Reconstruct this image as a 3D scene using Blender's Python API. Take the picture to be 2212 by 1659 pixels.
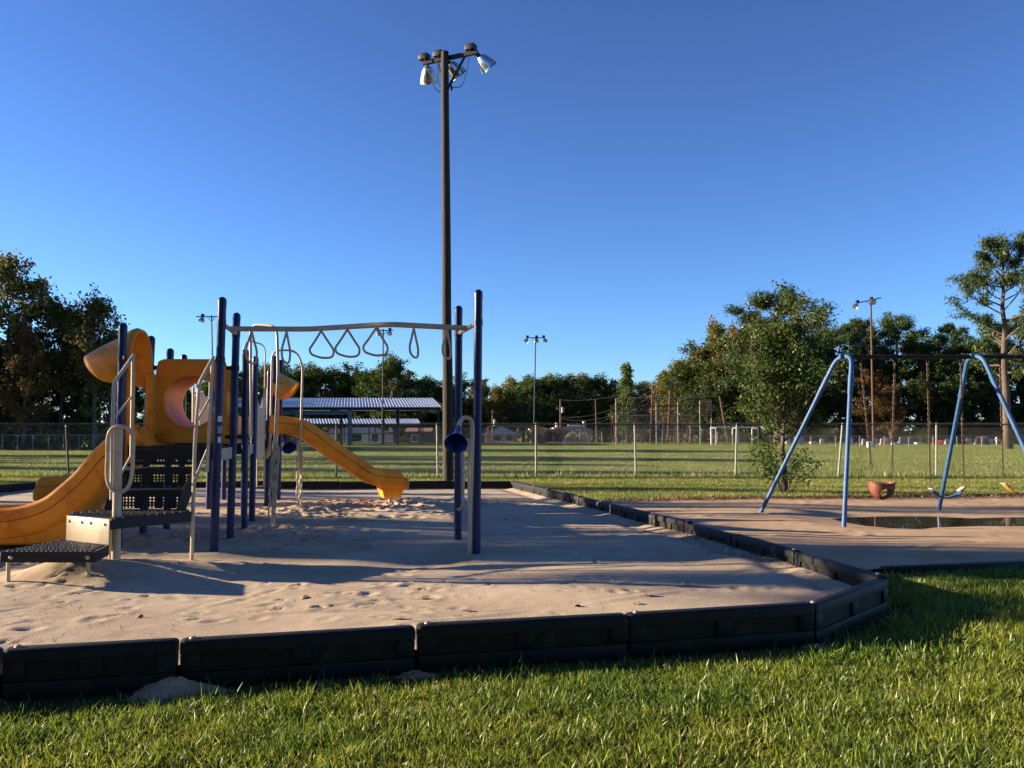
import bpy, bmesh, math, random
import numpy as np
from mathutils import Vector, Matrix

for o in list(bpy.data.objects):
    bpy.data.objects.remove(o)
scene = bpy.context.scene
COL = scene.collection
PI = math.pi

# ------------------------------------------------------------------ camera
FPX, CX, CY, HOR, CAMH = 1899.0, 1106.0, 829.5, 929.0, 1.38
PITCH = math.atan((HOR - CY) / FPX)
cam_d = bpy.data.cameras.new('camera')
cam = bpy.data.objects.new('camera', cam_d)
COL.objects.link(cam)
cam_d.sensor_width = 36.0
cam_d.lens = FPX / 2212.0 * 36.0
cam_d.clip_end = 3000.0
cam.location = (0, 0, CAMH)
cam.rotation_euler = (PI / 2 + PITCH, 0, 0)
scene.camera = cam

# ------------------------------------------------------------------ sky, sun, exposure
SUN_EL = math.radians(14.0)
SUN_FWD = math.radians(8.0)          # sun stands to the left, a little ahead of the image plane
SUN_DIR = Vector((-math.cos(SUN_FWD) * math.cos(SUN_EL), math.sin(SUN_FWD) * math.cos(SUN_EL), math.sin(SUN_EL)))
world = bpy.data.worlds.new('World')
scene.world = world
world.use_nodes = True
wn = world.node_tree
for n in list(wn.nodes):
    wn.nodes.remove(n)
wout = wn.nodes.new('ShaderNodeOutputWorld')
wbg = wn.nodes.new('ShaderNodeBackground')
sky = wn.nodes.new('ShaderNodeTexSky')
sky.sky_type = 'NISHITA'
sky.sun_disc = False
sky.sun_elevation = SUN_EL
sky.sun_rotation = math.atan2(SUN_DIR.x, SUN_DIR.y)
sky.altitude = 0
sky.air_density = 0.9
sky.dust_density = 0.0
sky.ozone_density = 5.2
wbg.inputs['Strength'].default_value = 0.054
# colour response of the camera: one even curve over the whole sky
wgam = wn.nodes.new('ShaderNodeGamma'); wgam.inputs['Gamma'].default_value = 1.35
whsv = wn.nodes.new('ShaderNodeHueSaturation'); whsv.inputs['Saturation'].default_value = 0.95; whsv.inputs['Value'].default_value = 0.70
wtint = wn.nodes.new('ShaderNodeMix'); wtint.data_type = 'RGBA'; wtint.blend_type = 'MULTIPLY'
wtint.inputs[0].default_value = 1.0
wtint.inputs[7].default_value = (1.03, 1.02, 1.06, 1)
wn.links.new(sky.outputs[0], wtint.inputs[6])
wn.links.new(wtint.outputs[2], wgam.inputs[0])
wn.links.new(wgam.outputs[0], whsv.inputs['Color'])
wn.links.new(whsv.outputs[0], wbg.inputs[0])
wn.links.new(wbg.outputs[0], wout.inputs[0])
sun_d = bpy.data.lights.new('sun', 'SUN')
sun_d.energy = 5.0
sun_d.angle = math.radians(0.5)
sun_d.color = (1.0, 0.81, 0.57)
sun = bpy.data.objects.new('sun', sun_d)
COL.objects.link(sun)
sun.location = (-30, 0, 20)
sun.rotation_euler = (-SUN_DIR).to_track_quat('-Z', 'Y').to_euler()
vs = scene.view_settings
vs.view_transform = 'Standard'
vs.look = 'None'
vs.exposure = 1.75
vs.gamma = 1.0
vs.use_curve_mapping = False
scene.render.engine = 'CYCLES'

# ------------------------------------------------------------------ pixel helpers (pixels of a 2212 x 1659 view)
_cp, _sp = math.cos(PITCH), math.sin(PITCH)
def ray(x, y):
    rx, ry = (x - CX) / FPX, (CY - y) / FPX
    return Vector((rx, _cp - _sp * ry, _sp + _cp * ry))
def P(x, y, d):
    r = ray(x, y); k = d / r.y
    return Vector((r.x * k, d, CAMH + r.z * k))
def G(x, y, z=0.0):
    r = ray(x, y); k = (z - CAMH) / r.z
    return Vector((r.x * k, r.y * k, z))

# ------------------------------------------------------------------ materials
def new_mat(name):
    m = bpy.data.materials.new(name); m.use_nodes = True
    nt = m.node_tree
    for n in list(nt.nodes):
        nt.nodes.remove(n)
    out = nt.nodes.new('ShaderNodeOutputMaterial')
    return m, nt, out
def nd(nt, kind, **kw):
    n = nt.nodes.new(kind)
    for k, v in kw.items():
        if k.startswith('i_'):
            n.inputs[k[2:].replace('_', ' ')].default_value = v
        else:
            setattr(n, k, v)
    return n
def ramp(nt, fac, stops):
    r = nt.nodes.new('ShaderNodeValToRGB')
    el = r.color_ramp.elements
    while len(el) < len(stops):
        el.new(0.5)
    for e, (p, c) in zip(el, stops):
        e.position = p; e.color = (c[0], c[1], c[2], 1)
    nt.links.new(fac, r.inputs[0])
    return r
def plain(name, col, rough=0.5, metal=0.0, var=0.12, scale=8.0, bump=0.0, bscale=60.0, wear=None, wear_amt=0.5, spec=0.5, wscale=5.0):
    """principled material: base colour broken by noise, optional worn second colour, optional fine relief"""
    m, nt, out = new_mat(name)
    b = nd(nt, 'ShaderNodeBsdfPrincipled')
    b.inputs['Roughness'].default_value = rough
    b.inputs['Metallic'].default_value = metal
    b.inputs['Specular IOR Level'].default_value = spec
    tc = nd(nt, 'ShaderNodeTexCoord')
    n1 = nd(nt, 'ShaderNodeTexNoise'); n1.inputs['Scale'].default_value = scale; n1.inputs['Detail'].default_value = 6
    nt.links.new(tc.outputs['Object'], n1.inputs['Vector'])
    lo = [c * (1 - var) for c in col]; hi = [min(1, c * (1 + var)) for c in col]
    r = ramp(nt, n1.outputs[0], [(0.3, lo), (0.7, hi)])
    src = r.outputs[0]
    if wear:
        n2 = nd(nt, 'ShaderNodeTexNoise'); n2.inputs['Scale'].default_value = wscale; n2.inputs['Detail'].default_value = 9; n2.inputs['Roughness'].default_value = 0.7
        nt.links.new(tc.outputs['Object'], n2.inputs['Vector'])
        rr = ramp(nt, n2.outputs[0], [(0.62 - 0.25 * wear_amt, (0, 0, 0)), (0.78 - 0.2 * wear_amt, (1, 1, 1))])
        mx = nd(nt, 'ShaderNodeMix', data_type='RGBA')
        nt.links.new(rr.outputs[0], mx.inputs[0]); nt.links.new(src, mx.inputs[6])
        mx.inputs[7].default_value = (*wear, 1)
        src = mx.outputs[2]
    nt.links.new(src, b.inputs['Base Color'])
    n3 = nd(nt, 'ShaderNodeTexNoise'); n3.inputs['Scale'].default_value = scale * 2.3; n3.inputs['Detail'].default_value = 5
    nt.links.new(tc.outputs['Object'], n3.inputs['Vector'])
    mr = nd(nt, 'ShaderNodeMapRange'); mr.inputs['To Min'].default_value = max(0.02, rough - 0.12); mr.inputs['To Max'].default_value = min(1, rough + 0.15)
    nt.links.new(n3.outputs[0], mr.inputs[0]); nt.links.new(mr.outputs[0], b.inputs['Roughness'])
    if bump:
        n4 = nd(nt, 'ShaderNodeTexNoise'); n4.inputs['Scale'].default_value = bscale; n4.inputs['Detail'].default_value = 4
        nt.links.new(tc.outputs['Object'], n4.inputs['Vector'])
        bp = nd(nt, 'ShaderNodeBump'); bp.inputs['Strength'].default_value = bump; bp.inputs['Distance'].default_value = 0.02
        nt.links.new(n4.outputs[0], bp.inputs['Height']); nt.links.new(bp.outputs[0], b.inputs['Normal'])
    nt.links.new(b.outputs[0], out.inputs[0])
    return m
M = {}
M['blue_post'] = plain('blue_post', (0.003, 0.012, 0.085), 0.34, var=0.15, spec=0.4, bump=0.05, wear=(0.012, 0.035, 0.15), wear_amt=0.2, wscale=14)
M['blue_worn'] = plain('blue_worn', (0.028, 0.095, 0.235), 0.5, var=0.2, spec=0.35, wear=(0.13, 0.085, 0.06), wear_amt=0.3, wscale=30, bump=0.08, bscale=120)
M['blue_plastic'] = plain('blue_plastic', (0.004, 0.022, 0.15), 0.35)
M['beige'] = plain('beige', (0.50, 0.405, 0.28), 0.42, var=0.10, wear=(0.34, 0.27, 0.18), wear_amt=0.3, wscale=9)
M['beige_panel'] = plain('beige_panel', (0.58, 0.46, 0.30), 0.5, var=0.06)
M['orange'] = plain('orange', (0.88, 0.32, 0.025), 0.45, var=0.09, scale=3, spec=0.3, wear=(0.58, 0.14, 0.010), wear_amt=0.38, wscale=3.5, bump=0.06, bscale=180)
M['orange_seam'] = plain('orange_seam', (0.36, 0.10, 0.012), 0.6, var=0.2)
M['rubber_black'] = plain('rubber_black', (0.010, 0.010, 0.012), 0.55, var=0.3, spec=0.35, wear=(0.04, 0.035, 0.03), wear_amt=0.2, wscale=7, bump=0.1, bscale=150)
M['border_black'] = plain('border_black', (0.0055, 0.0052, 0.0055), 0.6, var=0.35, spec=0.3, wear=(0.035, 0.027, 0.02), wear_amt=0.12, wscale=4, bump=0.15, bscale=90)
M['galv'] = plain('galv', (0.48, 0.47, 0.45), 0.42, 0.75, var=0.15, scale=15)
M['galv_dull'] = plain('galv_dull', (0.25, 0.245, 0.235), 0.6, 0.3, var=0.2, scale=12)
M['dark_steel'] = plain('dark_steel', (0.022, 0.020, 0.020), 0.5, 0.4, var=0.25, wear=(0.11, 0.05, 0.03), wear_amt=0.3, wscale=12)
M['rust'] = plain('rust', (0.10, 0.045, 0.028), 0.75, 0.2, var=0.3, scale=20)
M['chain_rust'] = plain('chain_rust', (0.075, 0.05, 0.034), 0.6, 0.5, var=0.35, scale=30)
M['reflector'] = plain('reflector', (0.75, 0.74, 0.70), 0.20, 0.95, var=0.08)
M['wire'] = plain('wire', (0.30, 0.29, 0.27), 0.5, 0.6, var=0.1)
M['wire_dark'] = plain('wire_dark', (0.02, 0.02, 0.022), 0.6)
M['lens'] = plain('lens', (0.35, 0.36, 0.36), 0.12, 0.2)
M['white_paint'] = plain('white_paint', (0.72, 0.71, 0.67), 0.5, var=0.08, wear=(0.45, 0.40, 0.33), wear_amt=0.2)
M['red_paint'] = plain('red_paint', (0.14, 0.022, 0.022), 0.5, var=0.15)
M['bucket_red'] = plain('bucket_red', (0.17, 0.048, 0.034), 0.6, var=0.12, wear=(0.42, 0.24, 0.08), wear_amt=0.2, wscale=10)
M['belt_blue'] = plain('belt_blue', (0.03, 0.09, 0.24), 0.45, var=0.15)
M['belt_orange'] = plain('belt_orange', (0.42, 0.19, 0.025), 0.45, var=0.15)
M['belt_tip'] = plain('belt_tip', (0.40, 0.33, 0.22), 0.5, var=0.1)
M['sticker'] = plain('sticker', (0.60, 0.62, 0.64), 0.5, var=0.1)
M['sticker_blue'] = plain('sticker_blue', (0.20, 0.26, 0.36), 0.5, var=0.2)
M['brick_white'] = plain('brick_white', (0.52, 0.49, 0.45), 0.8, var=0.18, scale=6)
M['brick_pink'] = plain('brick_pink', (0.56, 0.27, 0.17), 0.85, var=0.12, scale=3)
M['wall_tan'] = plain('wall_tan', (0.50, 0.30, 0.19), 0.85, var=0.1, scale=3)
M['roof_blue'] = plain('roof_blue', (0.03, 0.048, 0.09), 0.9, var=0.15, spec=0.1)
M['roof_brown'] = plain('roof_brown', (0.19, 0.11, 0.075), 0.8, var=0.2)
M['window_dark'] = plain('window_dark', (0.02, 0.022, 0.025), 0.15)
M['bleacher_wood'] = plain('bleacher_wood', (0.26, 0.20, 0.15), 0.75, var=0.3, scale=6)
M['stone'] = plain('stone', (0.42, 0.40, 0.37), 0.6, var=0.15)
M['stone_pink'] = plain('stone_pink', (0.55, 0.32, 0.25), 0.5, var=0.15)
M['stone_grey'] = plain('stone_grey', (0.22, 0.22, 0.24), 0.5, var=0.15)
M['flower_red'] = plain('flower_red', (0.5, 0.06, 0.06), 0.7, var=0.3)
M['steel_blue'] = plain('steel_blue', (0.11, 0.18, 0.22), 0.55, 0.2, var=0.15)
M['fence_dark'] = plain('fence_dark', (0.03, 0.03, 0.03), 0.6, 0.3, var=0.2)

def wood_mat():
    m, nt, out = new_mat('pole_wood')
    b = nd(nt, 'ShaderNodeBsdfPrincipled'); b.inputs['Roughness'].default_value = 0.85
    tc = nd(nt, 'ShaderNodeTexCoord'); mp = nd(nt, 'ShaderNodeMapping'); mp.inputs['Scale'].default_value = (9, 9, 0.35)
    nt.links.new(tc.outputs['Object'], mp.inputs[0])
    n = nd(nt, 'ShaderNodeTexNoise'); n.inputs['Scale'].default_value = 4; n.inputs['Detail'].default_value = 8; n.inputs['Roughness'].default_value = 0.7
    nt.links.new(mp.outputs[0], n.inputs['Vector'])
    r = ramp(nt, n.outputs[0], [(0.28, (0.008, 0.006, 0.004)), (0.5, (0.026, 0.018, 0.012)), (0.72, (0.07, 0.05, 0.033))])
    nt.links.new(r.outputs[0], b.inputs['Base Color'])
    bp = nd(nt, 'ShaderNodeBump'); bp.inputs['Strength'].default_value = 0.8; bp.inputs['Distance'].default_value = 0.02
    nt.links.new(n.outputs[0], bp.inputs['Height']); nt.links.new(bp.outputs[0], b.inputs['Normal'])
    nt.links.new(b.outputs[0], out.inputs[0])
    return m
M['pole_wood'] = wood_mat()
def bark_mat(name, c0, c1):
    m, nt, out = new_mat(name)
    b = nd(nt, 'ShaderNodeBsdfPrincipled'); b.inputs['Roughness'].default_value = 0.9
    tc = nd(nt, 'ShaderNodeTexCoord'); mp = nd(nt, 'ShaderNodeMapping'); mp.inputs['Scale'].default_value = (5, 5, 1.2)
    nt.links.new(tc.outputs['Object'], mp.inputs[0])
    n = nd(nt, 'ShaderNodeTexNoise'); n.inputs['Scale'].default_value = 3; n.inputs['Detail'].default_value = 7; n.inputs['Roughness'].default_value = 0.75
    nt.links.new(mp.outputs[0], n.inputs['Vector'])
    r = ramp(nt, n.outputs[0], [(0.35, c0), (0.65, c1)])
    nt.links.new(r.outputs[0], b.inputs['Base Color'])
    bp = nd(nt, 'ShaderNodeBump'); bp.inputs['Strength'].default_value = 0.9; bp.inputs['Distance'].default_value = 0.05
    nt.links.new(n.outputs[0], bp.inputs['Height']); nt.links.new(bp.outputs[0], b.inputs['Normal'])
    nt.links.new(b.outputs[0], out.inputs[0])
    return m
M['bark'] = bark_mat('bark', (0.05, 0.038, 0.028), (0.17, 0.13, 0.095))
M['bark_pine'] = bark_mat('bark_pine', (0.045, 0.03, 0.022), (0.16, 0.115, 0.082))

def leaf_mat(name, trans=0.32, gloss=0.01):
    """leaf colour is the vertex colour of each leaf; light passes partly through"""
    m, nt, out = new_mat(name)
    at = nd(nt, 'ShaderNodeAttribute', attribute_name='tint')
    oi = nd(nt, 'ShaderNodeObjectInfo')
    hs = nd(nt, 'ShaderNodeHueSaturation')
    mr = nd(nt, 'ShaderNodeMapRange'); mr.inputs['To Min'].default_value = 0.485; mr.inputs['To Max'].default_value = 0.512
    nt.links.new(oi.outputs['Random'], mr.inputs[0]); nt.links.new(mr.outputs[0], hs.inputs['Hue'])
    m2 = nd(nt, 'ShaderNodeMapRange'); m2.inputs['To Min'].default_value = 0.82; m2.inputs['To Max'].default_value = 1.15
    nt.links.new(oi.outputs['Random'], m2.inputs[0]); nt.links.new(m2.outputs[0], hs.inputs['Value'])
    nt.links.new(at.outputs['Color'], hs.inputs['Color'])
    d = nd(nt, 'ShaderNodeBsdfDiffuse'); t = nd(nt, 'ShaderNodeBsdfTranslucent'); g = nd(nt, 'ShaderNodeBsdfGlossy')
    g.inputs['Roughness'].default_value = 0.42; g.inputs['Color'].default_value = (0.9, 0.9, 0.9, 1)
    mx = nd(nt, 'ShaderNodeMixShader'); mx.inputs[0].default_value = trans
    mg = nd(nt, 'ShaderNodeMixShader'); mg.inputs[0].default_value = gloss
    nt.links.new(hs.outputs[0], d.inputs[0]); nt.links.new(hs.outputs[0], t.inputs[0])
    nt.links.new(d.outputs[0], mx.inputs[1]); nt.links.new(t.outputs[0], mx.inputs[2])
    nt.links.new(mx.outputs[0], mg.inputs[1]); nt.links.new(g.outputs[0], mg.inputs[2])
    nt.links.new(mg.outputs[0], out.inputs[0])
    return m
M['leaf'] = leaf_mat('leaf')
M['needle'] = leaf_mat('needle', 0.15, 0.015)
M['blade'] = leaf_mat('blade', 0.42, 0.03)

def sand_mat(name, c0, c1, c2, spots=True):
    m, nt, out = new_mat(name)
    b = nd(nt, 'ShaderNodeBsdfPrincipled'); b.inputs['Roughness'].default_value = 0.95; b.inputs['Specular IOR Level'].default_value = 0.15
    g = nd(nt, 'ShaderNodeNewGeometry')
    n = nd(nt, 'ShaderNodeTexNoise'); n.inputs['Scale'].default_value = 0.9; n.inputs['Detail'].default_value = 9; n.inputs['Roughness'].default_value = 0.62
    nt.links.new(g.outputs['Position'], n.inputs['Vector'])
    r = ramp(nt, n.outputs[0], [(0.30, c0), (0.52, c1), (0.72, c2)])
    nf = nd(nt, 'ShaderNodeTexNoise'); nf.inputs['Scale'].default_value = 160; nf.inputs['Detail'].default_value = 3
    nt.links.new(g.outputs['Position'], nf.inputs['Vector'])
    rf = ramp(nt, nf.outputs[0], [(0.3, (0.80, 0.80, 0.80)), (0.7, (1.12, 1.12, 1.12))])
    mul = nd(nt, 'ShaderNodeMix', data_type='RGBA', blend_type='MULTIPLY'); mul.inputs[0].default_value = 1
    nt.links.new(r.outputs[0], mul.inputs[6]); nt.links.new(rf.outputs[0], mul.inputs[7])
    src = mul.outputs[2]
    if spots:      # scattered bark, twig and leaf litter flecks
        v = nd(nt, 'ShaderNodeTexNoise'); v.inputs['Scale'].default_value = 26; v.inputs['Detail'].default_value = 4; v.inputs['Roughness'].default_value = 0.7
        nt.links.new(g.outputs['Position'], v.inputs['Vector'])
        rv = ramp(nt, v.outputs[0], [(0.68, (0, 0, 0)), (0.74, (1, 1, 1))])
        mx = nd(nt, 'ShaderNodeMix', data_type='RGBA'); mx.inputs[7].default_value = (0.10, 0.065, 0.04, 1)
        nt.links.new(rv.outputs[0], mx.inputs[0]); nt.links.new(src, mx.inputs[6]); src = mx.outputs[2]
    nt.links.new(src, b.inputs['Base Color'])
    n2 = nd(nt, 'ShaderNodeTexNoise'); n2.inputs['Scale'].default_value = 55; n2.inputs['Detail'].default_value = 6; n2.inputs['Roughness'].default_value = 0.65
    nt.links.new(g.outputs['Position'], n2.inputs['Vector'])
    bp = nd(nt, 'ShaderNodeBump'); bp.inputs['Strength'].default_value = 0.35; bp.inputs['Distance'].default_value = 0.012
    nt.links.new(n2.outputs[0], bp.inputs['Height']); nt.links.new(bp.outputs[0], b.inputs['Normal'])
    nt.links.new(b.outputs[0], out.inputs[0])
    return m
M['sand'] = sand_mat('sand', (0.35, 0.27, 0.185), (0.465, 0.365, 0.255), (0.565, 0.455, 0.325))
M['sand_damp_shade'] = sand_mat('sand_damp_shade', (0.32, 0.215, 0.125), (0.43, 0.295, 0.18), (0.51, 0.365, 0.235))

def ground_mat():
    m, nt, out = new_mat('ground_grass')
    b = nd(nt, 'ShaderNodeBsdfPrincipled'); b.inputs['Roughness'].default_value = 0.95; b.inputs['Specular IOR Level'].default_value = 0.1
    g = nd(nt, 'ShaderNodeNewGeometry')
    n = nd(nt, 'ShaderNodeTexNoise'); n.inputs['Scale'].default_value = 0.16; n.inputs['Detail'].default_value = 8; n.inputs['Roughness'].default_value = 0.6
    nt.links.new(g.outputs['Position'], n.inputs['Vector'])
    r = ramp(nt, n.outputs[0], [(0.30, (0.085, 0.125, 0.025)), (0.50, (0.16, 0.19, 0.042)), (0.68, (0.26, 0.235, 0.075))])
    # thatch and soil under the near lawn, darkened also for shade between blades
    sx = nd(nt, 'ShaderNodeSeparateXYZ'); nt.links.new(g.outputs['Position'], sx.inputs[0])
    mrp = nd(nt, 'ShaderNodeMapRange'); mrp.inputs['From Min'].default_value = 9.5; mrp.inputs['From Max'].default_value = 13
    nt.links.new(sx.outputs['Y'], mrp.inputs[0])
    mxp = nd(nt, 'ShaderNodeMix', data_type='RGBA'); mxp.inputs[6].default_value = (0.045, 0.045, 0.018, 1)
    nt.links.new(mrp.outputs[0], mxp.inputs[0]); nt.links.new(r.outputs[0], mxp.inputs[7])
    n2 = nd(nt, 'ShaderNodeTexNoise'); n2.inputs['Scale'].default_value = 9; n2.inputs['Detail'].default_value = 8; n2.inputs['Roughness'].default_value = 0.75
    nt.links.new(g.outputs['Position'], n2.inputs['Vector'])
    r2 = ramp(nt, n2.outputs[0], [(0.3, (0.45, 0.45, 0.45)), (0.7, (1.35, 1.35, 1.35))])
    mul = nd(nt, 'ShaderNodeMix', data_type='RGBA', blend_type='MULTIPLY'); mul.inputs[0].default_value = 1
    nt.links.new(mxp.outputs[2], mul.inputs[6]); nt.links.new(r2.outputs[0], mul.inputs[7])
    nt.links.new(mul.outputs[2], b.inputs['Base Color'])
    bp = nd(nt, 'ShaderNodeBump'); bp.inputs['Strength'].default_value = 0.8; bp.inputs['Distance'].default_value = 0.05
    n3 = nd(nt, 'ShaderNodeTexNoise'); n3.inputs['Scale'].default_value = 14; n3.inputs['Detail'].default_value = 5
    nt.links.new(g.outputs['Position'], n3.inputs['Vector'])
    nt.links.new(n3.outputs[0], bp.inputs['Height']); nt.links.new(bp.outputs[0], b.inputs['Normal'])
    nt.links.new(b.outputs[0], out.inputs[0])
    return m
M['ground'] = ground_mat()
def water_mat():
    m, nt, out = new_mat('puddle_water')
    b = nd(nt, 'ShaderNodeBsdfPrincipled'); b.inputs['Base Color'].default_value = (0.035, 0.028, 0.02, 1)
    b.inputs['Roughness'].default_value = 0.02; b.inputs['IOR'].default_value = 1.33; b.inputs['Specular IOR Level'].default_value = 0.5
    g = nd(nt, 'ShaderNodeNewGeometry'); n = nd(nt, 'ShaderNodeTexNoise'); n.inputs['Scale'].default_value = 6
    nt.links.new(g.outputs['Position'], n.inputs['Vector'])
    bp = nd(nt, 'ShaderNodeBump'); bp.inputs['Strength'].default_value = 0.03; bp.inputs['Distance'].default_value = 0.01
    nt.links.new(n.outputs[0], bp.inputs['Height']); nt.links.new(bp.outputs[0], b.inputs['Normal'])
    nt.links.new(b.outputs[0], out.inputs[0])
    return m
M['water'] = water_mat()
def metal_roof_mat():
    m, nt, out = new_mat('metal_roof')
    b = nd(nt, 'ShaderNodeBsdfPrincipled'); b.inputs['Metallic'].default_value = 0.55; b.inputs['Roughness'].default_value = 0.38
    g = nd(nt, 'ShaderNodeNewGeometry'); n = nd(nt, 'ShaderNodeTexNoise'); n.inputs['Scale'].default_value = 0.8; n.inputs['Detail'].default_value = 6
    nt.links.new(g.outputs['Position'], n.inputs['Vector'])
    r = ramp(nt, n.outputs[0], [(0.3, (0.30, 0.32, 0.36)), (0.7, (0.50, 0.52, 0.56))])
    nt.links.new(r.outputs[0], b.inputs['Base Color']); nt.links.new(b.outputs[0], out.inputs[0])
    return m
M['metal_roof'] = metal_roof_mat()

# ------------------------------------------------------------------ mesh helpers
def fillet(pts, rad, n=5):
    pts = [Vector(p) for p in pts]
    out = [pts[0]]
    for i in range(1, len(pts) - 1):
        a, b, c = pts[i - 1], pts[i], pts[i + 1]
        r = min(rad, (a - b).length * 0.48, (c - b).length * 0.48)
        p0 = b + (a - b).normalized() * r; p1 = b + (c - b).normalized() * r
        for k in range(n + 1):
            t = k / n
            out.append(p0 * (1 - t) ** 2 + b * 2 * t * (1 - t) + p1 * t * t)
    out.append(pts[-1])
    return out
class MB:
    def __init__(s):
        s.v = []; s.f = []
    def add(s, vs, fs):
        o = len(s.v); s.v += [tuple(v) for v in vs]; s.f += [tuple(i + o for i in f) for f in fs]; return s
    def tube(s, pts, r, seg=10, closed=False, caps=True):
        pts = [Vector(p) for p in pts]; n = len(pts)
        rs = r if isinstance(r, (list, tuple)) else [r] * n
        vs, fs = [], []
        nrm = None
        for i in range(n):
            if closed:
                t = (pts[(i + 1) % n] - pts[i - 1]).normalized()
            else:
                t = (pts[min(i + 1, n - 1)] - pts[max(i - 1, 0)]).normalized()
            if nrm is None:
                nrm = t.orthogonal().normalized()
            nrm = (nrm - t * nrm.dot(t))
            nrm = nrm.normalized() if nrm.length > 1e-6 else t.orthogonal().normalized()
            bn = t.cross(nrm)
            for k in range(seg):
                a = 2 * PI * k / seg
                vs.append(pts[i] + (nrm * math.cos(a) + bn * math.sin(a)) * rs[i])
        for i in range(n if closed else n - 1):
            j = (i + 1) % n
            for k in range(seg):
                k2 = (k + 1) % seg
                fs.append((i * seg + k, i * seg + k2, j * seg + k2, j * seg + k))
        if caps and not closed:
            fs.append(tuple(range(seg - 1, -1, -1))); fs.append(tuple((n - 1) * seg + k for k in range(seg)))
        return s.add(vs, fs)
    def box(s, c, size, ax=None, az=None):
        """box at c; ax = direction of its x side, az = direction of its z side"""
        c = Vector(c); ax = Vector(ax or (1, 0, 0)).normalized(); az = Vector(az or (0, 0, 1))
        az = (az - ax * az.dot(ax)).normalized(); ay = az.cross(ax)
        hx, hy, hz = size[0] / 2, size[1] / 2, size[2] / 2
        vs = [c + ax * sx * hx + ay * sy * hy + az * sz * hz for sz in (-1, 1) for sy in (-1, 1) for sx in (-1, 1)]
        return s.add(vs, [(0, 2, 3, 1), (4, 5, 7, 6), (0, 1, 5, 4), (2, 6, 7, 3), (0, 4, 6, 2), (1, 3, 7, 5)])
    def rbox(s, c, size, bev, ax=None, az=None, seg=2):
        c = Vector(c); ax = Vector(ax or (1, 0, 0)).normalized(); az = Vector(az or (0, 0, 1))
        az = (az - ax * az.dot(ax)).normalized(); ay = az.cross(ax)
        bm = bmesh.new(); bmesh.ops.create_cube(bm, size=1)
        for v in bm.verts:
            v.co = Vector((v.co.x * size[0], v.co.y * size[1], v.co.z * size[2]))
        bmesh.ops.bevel(bm, geom=list(bm.edges), offset=bev, segments=seg, affect='EDGES', profile=0.5)
        bm.verts.index_update()
        vs = [c + ax * v.co.x + ay * v.co.y + az * v.co.z for v in bm.verts]
        fs = [tuple(v.index for v in f.verts) for f in bm.faces]
        bm.free()
        return s.add(vs, fs)
    def beam(s, a, b, w, h, up=(0, 0, 1)):
        a = Vector(a); b = Vector(b)
        return s.box((a + b) / 2, ((b - a).length, w, h), b - a, up)
    def prism(s, poly, z0, z1):
        """vertical extrusion of a plan polygon [(x, y), ...]"""
        n = len(poly)
        vs = [(p[0], p[1], z0) for p in poly] + [(p[0], p[1], z1) for p in poly]
        a = sum(poly[i][0] * poly[(i + 1) % n][1] - poly[(i + 1) % n][0] * poly[i][1] for i in range(n))
        fs = [tuple(range(n - 1, -1, -1)), tuple(range(n, 2 * n))] + [(i, (i + 1) % n, n + (i + 1) % n, n + i) for i in range(n)]
        if a < 0:
            fs = [tuple(reversed(f)) for f in fs]
        return s.add(vs, fs)
    def lathe(s, prof, base, axis, seg=20):
        """prof: [(radius, height along axis)]"""
        base = Vector(base); ax = Vector(axis).normalized(); u = ax.orthogonal().normalized(); w = ax.cross(u)
        vs, fs = [], []
        for (r, h) in prof:
            for k in range(seg):
                a = 2 * PI * k / seg
                vs.append(base + ax * h + (u * math.cos(a) + w * math.sin(a)) * r)
        for i in range(len(prof) - 1):
            for k in range(seg):
                k2 = (k + 1) % seg
                fs.append((i * seg + k, i * seg + k2, (i + 1) * seg + k2, (i + 1) * seg + k))
        return s.add(vs, fs)
    def sweep(s, prof, path, lat, closed=True, caps=True, vsc=None):
        """prof: [(u, v)] swept on path; u along lat (horizontal), v along the path normal"""
        path = [Vector(p) for p in path]; n = len(path); m = len(prof); vs, fs = [], []
        for i in range(n):
            t = (path[min(i + 1, n - 1)] - path[max(i - 1, 0)]).normalized()
            l = Vector(lat) if not isinstance(lat, list) else Vector(lat[i])
            l = (l - t * l.dot(t)).normalized(); up = l.cross(t)
            if up.z < 0:
                up = -up
            for (a, b) in prof:
                vs.append(path[i] + l * a + up * (b * (vsc[i] if vsc and b > 0 else 1)))
        for i in range(n - 1):
            for k in range(m if closed else m - 1):
                k2 = (k + 1) % m
                fs.append((i * m + k, i * m + k2, (i + 1) * m + k2, (i + 1) * m + k))
        if caps and closed:
            fs.append(tuple(range(m - 1, -1, -1))); fs.append(tuple((n - 1) * m + k for k in range(m)))
        return s.add(vs, fs)
    def build(s, name, mat, parent=None, org=None, smooth=35, fix=True):
        org = Vector(org) if org is not None else (ORG.get(parent.name, Vector()) if parent else Vector())
        me = bpy.data.meshes.new(name)
        me.from_pydata([tuple(Vector(v) - org) for v in s.v], [], s.f)
        if fix:
            bm = bmesh.new(); bm.from_mesh(me); bmesh.ops.recalc_face_normals(bm, faces=bm.faces); bm.to_mesh(me); bm.free()
        if smooth:
            me.polygons.foreach_set('use_smooth', [True] * len(me.polygons))
            me.set_sharp_from_angle(angle=math.radians(smooth))
        me.materials.append(M[mat] if isinstance(mat, str) else mat)
        return link(name, me, parent, org)
ORG = {}
def link(name, me, parent, org):
    o = bpy.data.objects.new(name, me); COL.objects.link(o)
    if parent:
        o.parent = parent
    else:
        o.location = org
    ORG[o.name] = Vector(org)
    return o
def tag(o, label=None, cat=None, group=None, kind=None):
    if label: o['label'] = label
    if cat: o['category'] = cat
    if group: o['group'] = group
    if kind: o['kind'] = kind
    return o
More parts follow.
